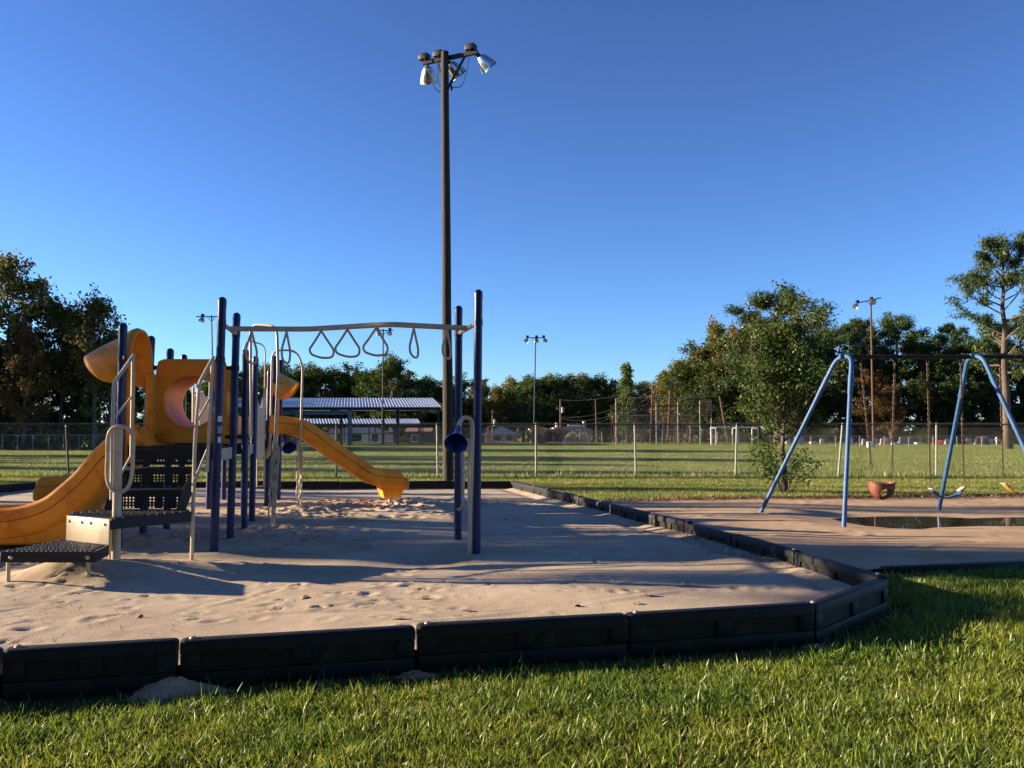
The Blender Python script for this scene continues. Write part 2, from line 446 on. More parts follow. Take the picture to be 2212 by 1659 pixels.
def thing(name, loc, label, cat, group=None):
    o = bpy.data.objects.new(name, None); COL.objects.link(o); o.location = loc
    o.empty_display_size = 0.2
    ORG[o.name] = Vector(loc)
    return tag(o, label, cat, group)
def copy_tree(o, parent=None):
    c = o.copy(); COL.objects.link(c)
    if parent: c.parent = parent
    for ch in list(o.children):
        copy_tree(ch, c)
    return c
def np_mesh(name, verts, faces_flat, nper, mat, tint=None, smooth=False):
    """fast mesh from arrays; every face has nper corners; tint is one colour per vertex"""
    me = bpy.data.meshes.new(name)
    nv = len(verts); nf = len(faces_flat) // nper
    me.vertices.add(nv); me.vertices.foreach_set('co', np.asarray(verts, np.float32).ravel())
    me.loops.add(nf * nper); me.loops.foreach_set('vertex_index', np.asarray(faces_flat, np.int32))
    me.polygons.add(nf)
    me.polygons.foreach_set('loop_start', np.arange(0, nf * nper, nper, dtype=np.int32))
    if smooth:
        me.polygons.foreach_set('use_smooth', np.ones(nf, bool))
    me.update(calc_edges=True)
    if tint is not None:
        a = me.attributes.new('tint', 'FLOAT_COLOR', 'POINT')
        c = np.ones((nv, 4), np.float32); c[:, :3] = tint
        a.data.foreach_set('color', c.ravel())
    me.materials.append(M[mat] if isinstance(mat, str) else mat)
    return me
def vnoise(x, y, seed, cell):
    """smooth value noise on arrays"""
    rng = np.random.RandomState(seed); T = rng.rand(256, 256)
    fx, fy = x / cell, y / cell
    ix, iy = np.floor(fx).astype(int), np.floor(fy).astype(int)
    u, v = fx - ix, fy - iy
    u = u * u * (3 - 2 * u); v = v * v * (3 - 2 * v)
    a = T[ix % 256, iy % 256]; b = T[(ix + 1) % 256, iy % 256]; c = T[ix % 256, (iy + 1) % 256]; d = T[(ix + 1) % 256, (iy + 1) % 256]
    return (a * (1 - u) + b * u) * (1 - v) + (c * (1 - u) + d * u) * v - 0.5
def in_poly(x, y, poly):
    ins = np.zeros(x.shape, bool); n = len(poly)
    for i in range(n):
        x0, y0 = poly[i]; x1, y1 = poly[(i + 1) % n]
        if y0 == y1:
            continue
        c = ((y0 > y) != (y1 > y)) & (x < (x1 - x0) * (y - y0) / (y1 - y0) + x0)
        ins ^= c
    return ins
def seg_dist(x, y, poly, closed=True):
    best = np.full(x.shape, 1e9); n = len(poly)
    for i in range(n if closed else n - 1):
        ax, ay = poly[i]; bx, by = poly[(i + 1) % n]
        dx, dy = bx - ax, by - ay; L = dx * dx + dy * dy + 1e-12
        t = np.clip(((x - ax) * dx + (y - ay) * dy) / L, 0, 1)
        best = np.minimum(best, np.hypot(x - ax - t * dx, y - ay - t * dy))
    return best
# ================================================================== the setting: ground, sand, borders, puddle
rng = np.random.RandomState(7)
random.seed(5)
SZ, BT = 0.12, 0.27              # sand level inside the border, top of the border
# ground sheet, flat to the back of the ball field and falling slightly beyond it
gx = [-1500, -200, -60, 0, 60, 200, 1500]
gy = [(-400, 0), (0, 0), (40, 0), (98, 0), (135, -1.5), (400, -1.5), (2600, -1.5)]
gv = [(x, y, z) for (y, z) in gy for x in gx]
gf = [(j * 7 + i, j * 7 + i + 1, (j + 1) * 7 + i + 1, (j + 1) * 7 + i) for j in range(6) for i in range(6)]
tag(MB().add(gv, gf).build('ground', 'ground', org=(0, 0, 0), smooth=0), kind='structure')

front = [(0, 1400), (385, 1380), (900, 1349.5), (1358, 1326), (1762, 1303), (1920, 1244)]
right = [(1735, 1190), (1598.6, 1153), (1500.6, 1127), (1421, 1111), (1356.6, 1095), (1307.6, 1082), (1261.6, 1072), (1225, 1064), (1191, 1056.6), (1160, 1049), (1111, 1038)]
pf = [G(x, y, BT).xy for x, y in front]
pr = [G(x, y, BT).xy for x, y in right]
d0 = (pf[1] - pf[0]).normalized()
left_ext = []
p = pf[0].copy(); a = math.atan2(-d0.y, -d0.x)
nodes_left = []
for k in range(5):
    p = p + Vector((math.cos(a), math.sin(a))) * 1.28; nodes_left.append(p.copy()); a -= 0.16
while p.y < 17.2:
    a -= 0.05 if a > PI / 2 + 0.12 else 0
    p = p + Vector((math.cos(a), math.sin(a))) * 1.28; nodes_left.append(p.copy())
    a = max(a - 0.10, PI / 2 + 0.06)
far_r = pr[-1]; far_l = G(99, 1040, BT).xy
nfar = 8
far_nodes = [far_r.lerp(far_l, k / nfar) for k in range(1, nfar + 1)]
q = far_nodes[-1]; far_l2 = nodes_left[-1]
nn = max(1, int(round((far_l2 - q).length / 1.28)))
far_nodes += [q.lerp(far_l2, k / nn) for k in range(1, nn)]
BORDER = list(reversed(nodes_left)) + pf + pr + far_nodes
POLY = [(v.x, v.y) for v in BORDER]
cen = Vector((sum(p[0] for p in POLY) / len(POLY), sum(p[1] for p in POLY) / len(POLY)))

def heights(x, y, base):
    z = base + 0.05 * vnoise(x, y, 1, 2.1) + 0.014 * vnoise(x, y, 2, 0.7) + 0.004 * vnoise(x, y, 3, 0.23) + 0.003 * vnoise(x, y, 4, 0.10)
    return z
def dents(z, X0, Y0, cell, cx, cy, ang, L, W, dep):
    ny, nx = z.shape
    r = max(L, W) * 2.4
    i0, i1 = int((cx - r - X0) / cell), int((cx + r - X0) / cell) + 2
    j0, j1 = int((cy - r - Y0) / cell), int((cy + r - Y0) / cell) + 2
    i0, j0 = max(i0, 0), max(j0, 0); i1, j1 = min(i1, nx), min(j1, ny)
    if i1 <= i0 or j1 <= j0:
        return
    xs = X0 + np.arange(i0, i1) * cell - cx; ys = Y0 + np.arange(j0, j1) * cell - cy
    xx, yy = np.meshgrid(xs, ys)
    u = (xx * math.cos(ang) + yy * math.sin(ang)) / L; v = (-xx * math.sin(ang) + yy * math.cos(ang)) / W
    q = u * u + v * v
    z[j0:j1, i0:i1] += dep * (-np.exp(-q * 1.6) + 0.55 * np.exp(-((np.sqrt(q) - 1.25) ** 2) * 6))
def sand_sheet(name, poly, base, cell, fn, mat, keep=None):
    xs = [p[0] for p in poly]; ys = [p[1] for p in poly]
    X0, Y0 = min(xs) - cell, min(ys) - cell
    nx, ny = int((max(xs) - X0) / cell) + 3, int((max(ys) - Y0) / cell) + 3
    x, y = np.meshgrid(X0 + np.arange(nx) * cell, Y0 + np.arange(ny) * cell)
    z = heights(x, y, base)
    z = fn(x, y, z, X0, Y0)
    cx = (x[:-1, :-1] + cell / 2); cy = (y[:-1, :-1] + cell / 2)
    ins = in_poly(cx, cy, poly)
    if poly is POLY: ins &= seg_dist(cx, cy, poly) > 0.05
    if keep is not None:
        ins &= keep(cx, cy)
    j, i = np.nonzero(ins)
    a = j * nx + i
    quads = np.stack([a, a + 1, a + nx + 1, a + nx], 1)
    used = np.unique(quads); remap = -np.ones(nx * ny, int); remap[used] = np.arange(len(used))
    V = np.stack([x.ravel(), y.ravel(), z.ravel()], 1)[used]
    me = np_mesh(name, V, remap[quads].ravel(), 4, mat, smooth=True)
    o = bpy.data.objects.new(name, me); COL.objects.link(o)
    def sample(px, py):
        return float(z[min(max(int(round((py - Y0) / cell)), 0), ny - 1), min(max(int(round((px - X0) / cell)), 0), nx - 1)])
    return tag(o, kind='structure'), sample
mounds = [(-3.86, 7.62, 0.34, 0.13), (-3.35, 7.85, 0.42, 0.09), (-2.75, 8.05, 0.5, 0.05), (-0.35, 9.0, 0.35, 0.035), (-0.6, 9.95, 0.3, 0.03),
          (-3.0, 9.0, 0.35, 0.03), (-4.05, 9.8, 0.4, 0.05), (-0.9, 8.75, 0.5, -0.06), (-2.1, 9.45, 1.0, -0.05), (-2.1, 15.0, 0.6, -0.04), (-3.3, 13.6, 0.5, 0.05),
          (-5.6, 8.6, 0.7, -0.05), (-2.2, 12.0, 0.7, 0.04), (0.6, 7.0, 0.8, 0.02), (-1.0, 5.6, 0.6, 0.02), (2.2, 8.4, 0.35, 0.05), (2.35, 7.6, 0.3, 0.03)]
def play_sand(x, y, z, X0, Y0):
    for (mx, my, r, h) in mounds:
        z += h * np.exp(-((x - mx) ** 2 + (y - my) ** 2) / (r * r))
    r2 = np.random.RandomState(21)
    for k in range(3000):
        cy_ = 4.4 + 13.5 * r2.rand() ** 1.35; cx_ = -0.62 * cy_ - 1 + (0.62 * cy_ + 4.2) * r2.rand()
        s = r2.rand()
        if r2.rand() > 0.45 + 2.2 * float(vnoise(np.array([cx_]), np.array([cy_]), 61, 0.8)[0]): continue
        if s < 0.45:
            dents(z, X0, Y0, 0.032, cx_, cy_, r2.rand() * PI, 0.05 + 0.07 * r2.rand(), 0.02 + 0.022 * r2.rand(), 0.004 + 0.015 * r2.rand())
        elif s < 0.85:
            rr = 0.03 + 0.04 * r2.rand(); dents(z, X0, Y0, 0.032, cx_, cy_, r2.rand() * PI, rr * 1.6, rr, 0.004 + 0.008 * r2.rand())
        else:
            dents(z, X0, Y0, 0.032, cx_, cy_, 0.4 * r2.randn(), 0.30 + 0.3 * r2.rand(), 0.06, -0.004 - 0.005 * r2.rand())
    for k in range(420):         # churned sand under the slide mouths and the climbers
        c = [(-2.2, 14.6), (-3.2, 13.0), (-3.0, 10.6), (-2.0, 15.4), (-4.6, 10.4), (-5.5, 8.6)][k % 6]
        dents(z, X0, Y0, 0.032, c[0] + 0.8 * r2.randn(), c[1] + 0.55 * r2.randn(), r2.rand() * PI, 0.12, 0.06, 0.02 + 0.025 * r2.rand())
    e = seg_dist(x, y, POLY)
    z -= 0.035 * np.exp(-((e - 0.3) ** 2) / 0.02)
    return z
_, sandz = sand_sheet('sand', POLY, SZ, 0.032, play_sand, 'sand', keep=lambda x, y: x > -0.62 * y - 2.2)

# swing area
sw_far = [G(1300, 1080, 0.08).xy, G(1640, 1073, 0.08).xy, G(2212, 1068, 0.08).xy, G(2620, 1065, 0.08).xy]
sw_near = [G(2620, 1201, 0.08).xy, G(2212, 1213, 0.08).xy, G(1905, 1224, 0.08).xy]
SWPOLY = [(v.x, v.y) for v in sw_far + sw_near] + [(v.x, v.y) for v in pr[0:7]]
puddle_px = [(1795, 1121), (1830, 1118), (1900, 1116), (2000, 1116), (2100, 1119), (2212, 1117), (2330, 1118), (2380, 1126), (2330, 1135), (2212, 1136), (2120, 1136), (2050, 1139), (1985, 1142), (1920, 1141), (1870, 1136), (1835, 1130)]
PUD = [(v.x, v.y) for v in (G(x, y, 0.03) for x, y in puddle_px)]
def swing_sand(x, y, z, X0, Y0):
    r2 = np.random.RandomState(5)
    for k in range(420):
        dents(z, X0, Y0, 0.06, X0 + r2.rand() * 12, Y0 + r2.rand() * 10, r2.rand() * PI, 0.14, 0.07, 0.004 + 0.012 * r2.rand())
    dd = seg_dist(x, y, PUD); sg = np.where(in_poly(x, y, PUD), -dd, dd)
    sg = sg + 0.10 * vnoise(x, y, 9, 0.5) + 0.04 * vnoise(x, y, 10, 0.15)
    t = np.clip(sg / 0.7, -0.16, 1)
    z = np.where(t < 1, 0.031 + (np.maximum(z, 0.04) - 0.031) * np.clip(t, -1, 1), z)
    return np.maximum(z, 0.012)
_, swz = sand_sheet('sand_swing_area', SWPOLY, 0.06, 0.06, swing_sand, 'sand_damp_shade')
pm = MB(); c = Vector((sum(p[0] for p in PUD) / len(PUD), sum(p[1] for p in PUD) / len(PUD)))
big = [(c.x + (p[0] - c.x) * 1.06 + 0.12 * (1 if p[0] > c.x else -1), c.y + (p[1] - c.y) * 1.35) for p in PUD]
n = len(big)
pm.add([(c.x, c.y, 0.031)] + [(p[0], p[1], 0.031) for p in big], [(0, i + 1, (i + 1) % n + 1) for i in range(n)])
tag(pm.build('puddle', 'water', org=(c.x, c.y, 0.03), smooth=0), kind='structure')

# black moulded border: one linked ring, each section a part
border = thing('playground_border', (pf[2].x, pf[2].y, 0), 'black moulded plastic border ring around the playground sand', 'border')
def section_mesh(L):
    m = MB(); H = 0.30; z0 = -0.03; g = 0.008
    x0, x1 = g, L - g
    prof = [(-0.05, 0.0), (-0.05, 0.05), (-0.044, 0.062), (-0.03, 0.07), (0.03, 0.07), (0.044, 0.062), (0.05, 0.05), (0.05, 0.0)]
    def rail(za, pr_, xa, xb, e=0.03):      # rounded rail with eased ends
        vs, fs = [], []
        st = [(xa, 0.86), (xa + e * 0.4, 0.96), (xa + e, 1), (xb - e, 1), (xb - e * 0.4, 0.96), (xb, 0.86)]
        for (xx, k) in st:
            for (a, b) in pr_:
                vs.append((xx, a * k, za + (b if k == 1 else b - (1 - k) * 0.08 * (b > 0.01))))
        n = len(pr_)
        for i in range(len(st) - 1):
            for j in range(n):
                fs.append((i * n + j, i * n + (j + 1) % n, (i + 1) * n + (j + 1) % n, (i + 1) * n + j))
        fs.append(tuple(range(n - 1, -1, -1))); fs.append(tuple((len(st) - 1) * n + j for j in range(n)))
        m.add(vs, fs)
    rail(BT - 0.07, prof, x0, x1)
    m.box(((x0 + x1) / 2, 0, (z0 + BT - 0.07) / 2), (x1 - x0 - 0.16, 0.056, BT - 0.07 - z0 - 0.002))     # web
    m.rbox(((x0 + x1) / 2, 0, 0.048), (x1 - x0 - 0.01, 0.096, 0.105), 0.012)               # foot rail
    for xa in (x0 + 0.055, L / 2, x1 - 0.055):
        m.rbox((xa, 0, 0.15), (0.105, 0.094, 0.098), 0.008)
    return m
sec_cache = {}
def sec_mesh(L):
    k = round(L, 2)
    if k not in sec_cache:
        m = section_mesh(k)
        me = bpy.data.meshes.new('border_section'); me.from_pydata(m.v, [], m.f)
        bm = bmesh.new(); bm.from_mesh(me); bmesh.ops.recalc_face_normals(bm, faces=bm.faces); bm.to_mesh(me); bm.free()
        me.polygons.foreach_set('use_smooth', [True] * len(me.polygons)); me.set_sharp_from_angle(angle=math.radians(40))
        me.materials.append(M['border_black']); sec_cache[k] = me
    return sec_cache[k]
capm = MB(); capm.lathe([(0.0, 0.010), (0.010, 0.009), (0.017, 0.005), (0.020, 0.0), (0.020, -0.004)], (0, 0, 0), (0, 0, 1), 14)
capme = bpy.data.meshes.new('stake_cap'); capme.from_pydata(capm.v, [], capm.f); capme.materials.append(M['galv_dull']); capme.polygons.foreach_set('use_smooth', [True] * len(capme.polygons))
NB = len(BORDER)
for i in range(NB):
    a, b = BORDER[i], BORDER[(i + 1) % NB]
    L = (b - a).length
    if L < 0.3:
        continue
    o = bpy.data.objects.new('border_section', sec_mesh(L)); COL.objects.link(o); o.parent = border
    ang = math.atan2(b.y - a.y, b.x - a.x)
    nrm = Vector((-math.sin(ang), math.cos(ang)))
    if (cen - a).dot(nrm) < 0: nrm = -nrm
    mid = a + nrm * 0.05
    dz = random.uniform(-0.012, 0.008)
    o.location = (mid.x - border.location.x, mid.y - border.location.y, dz)
    o.rotation_euler = (random.uniform(-0.02, 0.02), -random.uniform(-0.006, 0.006), ang)
    s = bpy.data.objects.new('stake_cap', capme); COL.objects.link(s); s.parent = o
    s.location = (0.07, 0, BT + 0.002)

# low timbers round the swing area
swb = thing('swing_area_edging', (sw_near[1].x, sw_near[1].y, 0), 'low dark timber edging around the swing sand', 'edging')
def timbers(pts):
    for i in range(len(pts) - 1):
        a, b = pts[i], pts[i + 1]; L = (b - a).length; n = max(1, int(round(L / 2.4)))
        for k in range(n):
            p, q = a.lerp(b, k / n), a.lerp(b, (k + 1) / n)
            d = (q - p).normalized() * 0.008
            m = MB(); zz = 0.085 + random.uniform(-0.01, 0.01)
            m.rbox(((p.x + q.x) / 2, (p.y + q.y) / 2, zz / 2 - 0.02), ((q - p).length - 0.012, 0.10, zz + 0.04), 0.012, (q.x - p.x, q.y - p.y, random.uniform(-0.01, 0.01)))
            m.build('timber', 'border_black', swb)
timbers(sw_far); timbers(sw_near)

SPILL = []
# sand washed out through the joints of the border
for (x, y, r, h) in [(1, 0, 0.19, 0.085), (2, 0, 0.10, 0.022), (4, 0, 0.09, 0.02)]:
    c = Vector((pf[x].x, pf[x].y - 0.06, 0)); SPILL.append((c.x, c.y, r))
    m = MB(); R, S = 9, 26; vs = [(c.x, c.y, h)]; fs = []
    for i in range(1, R + 1):
        for k in range(S):
            a_ = 2 * PI * k / S; t = i / R
            rr = r * t * (1 + 0.22 * math.sin(a_ * 3 + x) + 0.1 * math.sin(a_ * 7))
            zz = h * (1 - t) ** 1.1 + 0.012 * random.uniform(-1, 1) * (1 - t * t) + 0.004 - 0.012 * t
            vs.append((c.x + rr * 1.5 * math.cos(a_), c.y + rr * math.sin(a_), zz))
    for k in range(S):
        fs.append((0, 1 + k, 1 + (k + 1) % S))
    for i in range(R - 1):
        for k in range(S):
            p0 = 1 + i * S + k; p1 = 1 + i * S + (k + 1) % S
            fs.append((p0, p0 + S, p1 + S, p1))
    m.add(vs, fs)
    tag(m.build('sand_spill', 'sand_damp_shade', org=(c.x, c.y, 0), smooth=80), kind='structure')  # darker sand tone puts the border's shade into the spill colour
# ================================================================== playground set (one bolted structure)
PS = thing('playground_set', (G(462, 1193, SZ).x, G(462, 1193, SZ).y, SZ), 'playground set with dark blue posts, orange slides, crawl tunnel and overhead rings on sand', 'playground set')
PR = 0.0435
def post(bx, by, tx, ty, r=PR, mat='blue_post'):
    b = G(bx, by, SZ); t = P(tx, ty, b.y)
    axis = (t - b).normalized(); L = (t - b).length
    m = MB(); m.tube([b - axis * 0.25, t - axis * r * 1.1], r, 20)
    o = m.build('post', mat, PS)
    c = MB(); prof = [(r * 1.045, -0.05), (r * 1.045, 0.0)] + [(r * 1.045 * math.cos(a), r * 1.1 * math.sin(a)) for a in (0.3, 0.6, 0.9, 1.2, 1.45)] + [(0.0005, r * 1.1)]
    c.lathe(prof, t - axis * r * 1.1, axis, 20); c.build('cap', mat, o)
    return b, t
L1, L1t = post(462, 1193, 480.5, 641)
L2, L2t = post(497, 1166, 511.5, 675)
L3, L3t = post(527, 1143.6, 530.5, 754)
L4, L4t = post(543.7, 1125.7, 552, 769)
L5, L5t = post(576, 1094, 583, 798)
H1, H1t = post(254, 1190, 266, 697)
H2, H2t = post(308, 1167.7, 327, 725)
H3, H3t = post(360, 1147, 368, 752)
H4, H4t = post(390, 1127, 397.5, 765)
M1, M1t = post(450, 1100, 458, 792)
M2, M2t = post(483, 1080, 488, 805)
S1, S1t = post(588, 1091, 594, 768)
S2, S2t = post(601, 1079, 607, 777)
R1, R1t = post(1029, 1195, 1033.5, 625)
R2, R2t = post(989, 1167, 991, 660)
DZ = 1.21
def zat(a, b, z):     # point of the post axis a-b at height z
    t = (z - a.z) / (b.z - a.z); return a + (b - a) * t
def xy(v): return (v.x, v.y)
def clamp(p, toward, w=0.05):
    d = Vector((toward.x - p.x, toward.y - p.y, 0)).normalized()
    m = MB(); m.lathe([(PR * 1.12, -0.028), (PR * 1.12, 0.028)], p, (0, 0, 1), 16)
    m.rbox(p + d * (PR + w / 2), (w, 0.03, 0.045), 0.006, d)
    return m.build('clamp', 'dark_steel', PS)
# decks: black coated plates with a rim
def deck(corners, z, name='deck'):
    c = sum((Vector(xy(v)) for v in corners), Vector((0, 0))) / len(corners)
    poly = [xy(Vector(xy(v)) + (c - Vector(xy(v))).normalized() * 0.075) for v in corners]
    poly = [(p[0], p[1]) for p in poly]
    m = MB(); m.prism(poly, z - 0.028, z)
    o = m.build(name, 'rubber_black', PS)
    for i in range(len(poly)):
        a, b = Vector((*poly[i], z - 0.085)), Vector((*poly[(i + 1) % len(poly)], z - 0.085))
        inw = (Vector((c.x, c.y, a.z)) - (a + b) / 2); inw.z = 0; inw.normalize()
        r = MB(); d = (b - a).normalized() * 0.012
        r.beam(a + d + inw * 0.012, b - d + inw * 0.012, 0.02, 0.11); r.build('deck_rim', 'rubber_black' if i != 1 or name != 'deck' else 'rubber_black', o)
    return o
corn = [zat(H1, H1t, DZ), zat(L1, L1t, DZ), zat(L2, L2t, DZ), zat(H2, H2t, DZ)]
dk = deck(corn, DZ)
deck([zat(H3, H3t, DZ), zat(L3, L3t, DZ), zat(L4, L4t, DZ), zat(H4, H4t, DZ)], DZ)
deck([zat(M1, M1t, DZ), zat(L5, L5t, DZ), zat(S2, S2t, DZ), zat(M2, M2t, DZ)], DZ)
deck([zat(H4, H4t, DZ), zat(L4, L4t, DZ), zat(L5, L5t, DZ), zat(M1, M1t, DZ)], DZ, 'bridge_deck')
def bolts(a, b, n, off, r=0.016, par=None, mat='galv'):
    for k in range(n):
        p = Vector(a).lerp(Vector(b), (k + 0.5) / n)
        m = MB(); m.lathe([(r, 0), (r, 0.004), (r * 0.75, 0.009), (r * 0.4, 0.011), (0.0004, 0.011)], p, off, 12)
        m.build('bolt', mat, par or PS)
fr = (zat(L1, L1t, DZ) - zat(H1, H1t, DZ)); frn = Vector((fr.y, -fr.x, 0)).normalized()
bolts(zat(H1, H1t, DZ - 0.06) - frn * 0.052, zat(L1, L1t, DZ - 0.06) - frn * 0.052, 4, frn, 0.014)
a = zat(L1, L1t, DZ - 0.09); b = zat(L2, L2t, DZ - 0.09)
MB().beam(a.lerp(b, 0.08) + Vector((0.0, 0, 0)), a.lerp(b, 0.92), 0.012, 0.13).build('side_plate', 'beige', PS)
a = zat(L3, L3t, DZ - 0.09); b = zat(L4, L4t, DZ - 0.09)
MB().beam(a.lerp(b, 0.08), a.lerp(b, 0.92), 0.012, 0.13).build('side_plate', 'beige', PS)

# --- square orange panels with a round opening, crawl tube between them
def holed_panel(A, B, zc, R, z0, z1, th=0.07, shift=0.0):
    A = Vector(A); B = Vector(B); u = Vector((B.x - A.x, B.y - A.y, 0)); W = u.length; u.normalize(); w = Vector((-u.y, u.x, 0))
    c = Vector(((A.x + B.x) / 2, (A.y + B.y) / 2, zc)) + u * shift; hw = W / 2 - 0.085
    N = 64; inner, outer = [], []
    for k in range(N):
        t = 2 * PI * k / N; ca, sa = math.cos(t), math.sin(t)
        inner.append((R * ca, R * sa))
        lim_x = (hw - shift) if ca > 0 else (hw + shift); lim_z = (z1 - zc) if sa > 0 else (zc - z0)
        # superellipse outline = square with round corners
        e = 12.0
        k_ = (abs(ca / lim_x) ** e + abs(sa / lim_z) ** e) ** (-1 / e)
        outer.append((ca * k_, sa * k_))
    m = MB(); rings = [(inner, -th / 2 - 0.006), ([(x * 1.08, z * 1.08) for x, z in inner], -th / 2 - 0.006), ([(x * 1.09, z * 1.09) for x, z in inner], -th / 2 + 0.004),
                       ([(x * 0.97, z * 0.97) for x, z in outer], -th / 2), (outer, -th / 2 + 0.02), (outer, th / 2 - 0.02), ([(x * 0.97, z * 0.97) for x, z in outer], th / 2), (inner, th / 2)]
    vs, fs = [], []
    for pts, off in rings:
        for (x, z) in pts:
            vs.append(c + u * x + w * off + Vector((0, 0, z)))
    for i in range(len(rings)):
        j = (i + 1) % len(rings)
        for k in range(N):
            k2 = (k + 1) % N
            fs.append((i * N + k, i * N + k2, j * N + k2, j * N + k))
    m.add(vs, fs)
    return m.build('tunnel_panel', 'orange', PS, smooth=50), c, u, w
pa, pb = zat(H2, H2t, 1.7), zat(L2, L2t, 1.7)
pn1, c1, u1, w1 = holed_panel(pa, pb, 1.715, 0.30, DZ + 0.012, 2.20)
pa3, pb3 = zat(H3, H3t, 1.7), zat(L3, L3t, 1.7)
pn2, c2, u2, w2 = holed_panel(pa3, pb3, 1.715, 0.30, DZ + 0.012, 2.16)
for q, t_ in ((H2, H2t), (L2, L2t)):
    for z in (DZ + 0.09, 2.10):
        clamp(zat(q, t_, z), c1)
for q, t_ in ((H3, H3t), (L3, L3t)):
    for z in (DZ + 0.09, 2.08):
        clamp(zat(q, t_, z), c2)
tn = MB(); vs, fs = [], []; N = 48; steps = 14
for i in range(steps + 1):
    t = i / steps; c = c1.lerp(c2, t); R = 0.305 + 0.006 * math.cos(t * 2 * PI * 5)
    for k in range(N):
        a_ = 2 * PI * k / N
        vs.append(c + u1 * R * math.cos(a_) + Vector((0, 0, R * math.sin(a_))))
for i in range(steps):
    for k in range(N):
        fs.append((i * N + k, i * N + (k + 1) % N, (i + 1) * N + (k + 1) % N, (i + 1) * N + k))
tn.add(vs, fs); tube_o = tn.build('crawl_tube', 'orange', PS, smooth=60)
md = tube_o.modifiers.new('shell', 'SOLIDIFY'); md.thickness = 0.012; md.offset = 1

# --- slides: channel with rolled edges swept along a curved path
SLP = [(-0.27, -0.05), (-0.315, -0.02), (-0.335, 0.06), (-0.34, 0.17), (-0.338, 0.23), (-0.325, 0.262), (-0.30, 0.275), (-0.275, 0.262), (-0.262, 0.23), (-0.25, 0.12), (-0.23, 0.05), (-0.18, 0.012), (-0.10, 0.0)]
SLP = SLP + [(-a, b) for a, b in reversed(SLP)]
def smooth_path(pts, n=8):
    pts = [Vector(p) for p in pts]; out = []
    for i in range(len(pts) - 1):
        p0 = pts[max(i - 1, 0)]; p1 = pts[i]; p2 = pts[i + 1]; p3 = pts[min(i + 2, len(pts) - 1)]
        for k in range(n):
            t = k / n
            out.append(0.5 * ((2 * p1) + (p2 - p0) * t + (2 * p0 - 5 * p1 + 4 * p2 - p3) * t * t + (3 * p1 - p0 - 3 * p2 + p3) * t ** 3))
    out.append(pts[-1]); return out
def slide(pts, label, scale=1.0, vs_=1.0):
    path = smooth_path(pts, 8)
    hd = Vector((pts[-1][0] - pts[0][0], pts[-1][1] - pts[0][1], 0)).normalized(); lat = Vector((-hd.y, hd.x, 0))
    nP = len(path); vsc = [1.0] * nP
    for q_, f_ in ((1, 0.50), (2, 0.74), (3, 0.88), (4, 0.96)): vsc[nP - q_] = f_
    m = MB(); m.sweep([(a * scale, b * scale * vs_) for a, b in SLP], path, lat, vsc=vsc)
    o = m.build('slide', 'orange', PS, smooth=45)
    o['label'] = label
    seam = MB()                       # raised moulding line along both sides
    for s in (-1, 1):
        line = []
        for i, p in enumerate(path):
            t = (path[min(i + 1, len(path) - 1)] - path[max(i - 1, 0)]).normalized(); up = lat.cross(t)
            if up.z < 0: up = -up
            line.append(p + lat * s * 0.3405 * scale + up * 0.14 * scale * vs_)
        seam.tube(line, 0.006, 6)
    seam.build('moulding_line', 'orange_seam', o)
    return o, path, hd, lat
def slide_foot(o, c, hd, lat, z0, z1, lt, lb, wt, wb, legz=True):
    """tapered moulded foot under a slide mouth, with a round leg"""
    m = MB(); vs = []
    for (z, l, w) in ((z1, lt, wt), (z0 + 0.02, lb, wb), (z0, lb * 0.92, wb * 0.92)):
        for (a, b) in ((-1, -1), (-0.55, -1), (-0.5, -0.93), (-0.1, -0.93), (-0.05, -1), (0.5, -1), (1, -1), (1, 1), (0.5, 1), (-0.05, 1), (-0.1, 0.93), (-0.5, 0.93), (-0.55, 1), (-1, 1)):
            vs.append(c + hd * a * l / 2 + lat * b * w / 2 + Vector((0, 0, z - c.z)))
    n = 14; fs = []
    for i in range(2):
        for k in range(n):
            fs.append((i * n + k, i * n + (k + 1) % n, (i + 1) * n + (k + 1) % n, (i + 1) * n + k))
    fs.append(tuple(range(n - 1, -1, -1))); fs.append(tuple(2 * n + k for k in range(n)))
    m.add(vs, fs); f = m.build('slide_foot', 'orange', o, smooth=25)
    if legz:
        g = MB(); g.tube([(c.x, c.y, SZ - 0.2), (c.x, c.y, z0 + 0.02)], 0.03, 14); g.build('slide_leg', 'beige', o)
# front slide, leaving the first deck to the left
yc = (H1.y + H2.y) / 2 - 0.02
X0 = (H1.x + H2.x) / 2
s1, path1, hd1, lat1 = slide([(-3.97, yc + 0.02, DZ + 0.005), (-4.08, yc, 1.145), (-4.216, yc - 0.01, 1.016), (-4.32, yc - 0.02, 0.898), (-4.442, yc - 0.03, 0.746), (-4.61, yc - 0.04, 0.587),
                             (-4.80, yc - 0.05, 0.437), (-5.04, yc - 0.06, 0.336), (-5.32, yc - 0.07, 0.284), (-5.75, yc - 0.08, 0.27), (-6.0, yc - 0.08, 0.25)], 'smooth curved slide under the hood beside the steps')
slide_foot(s1, Vector((-5.17, yc - 0.07, 0.3)), hd1, lat1, 0.17, 0.42, 0.98, 0.86, 0.58, 0.52)
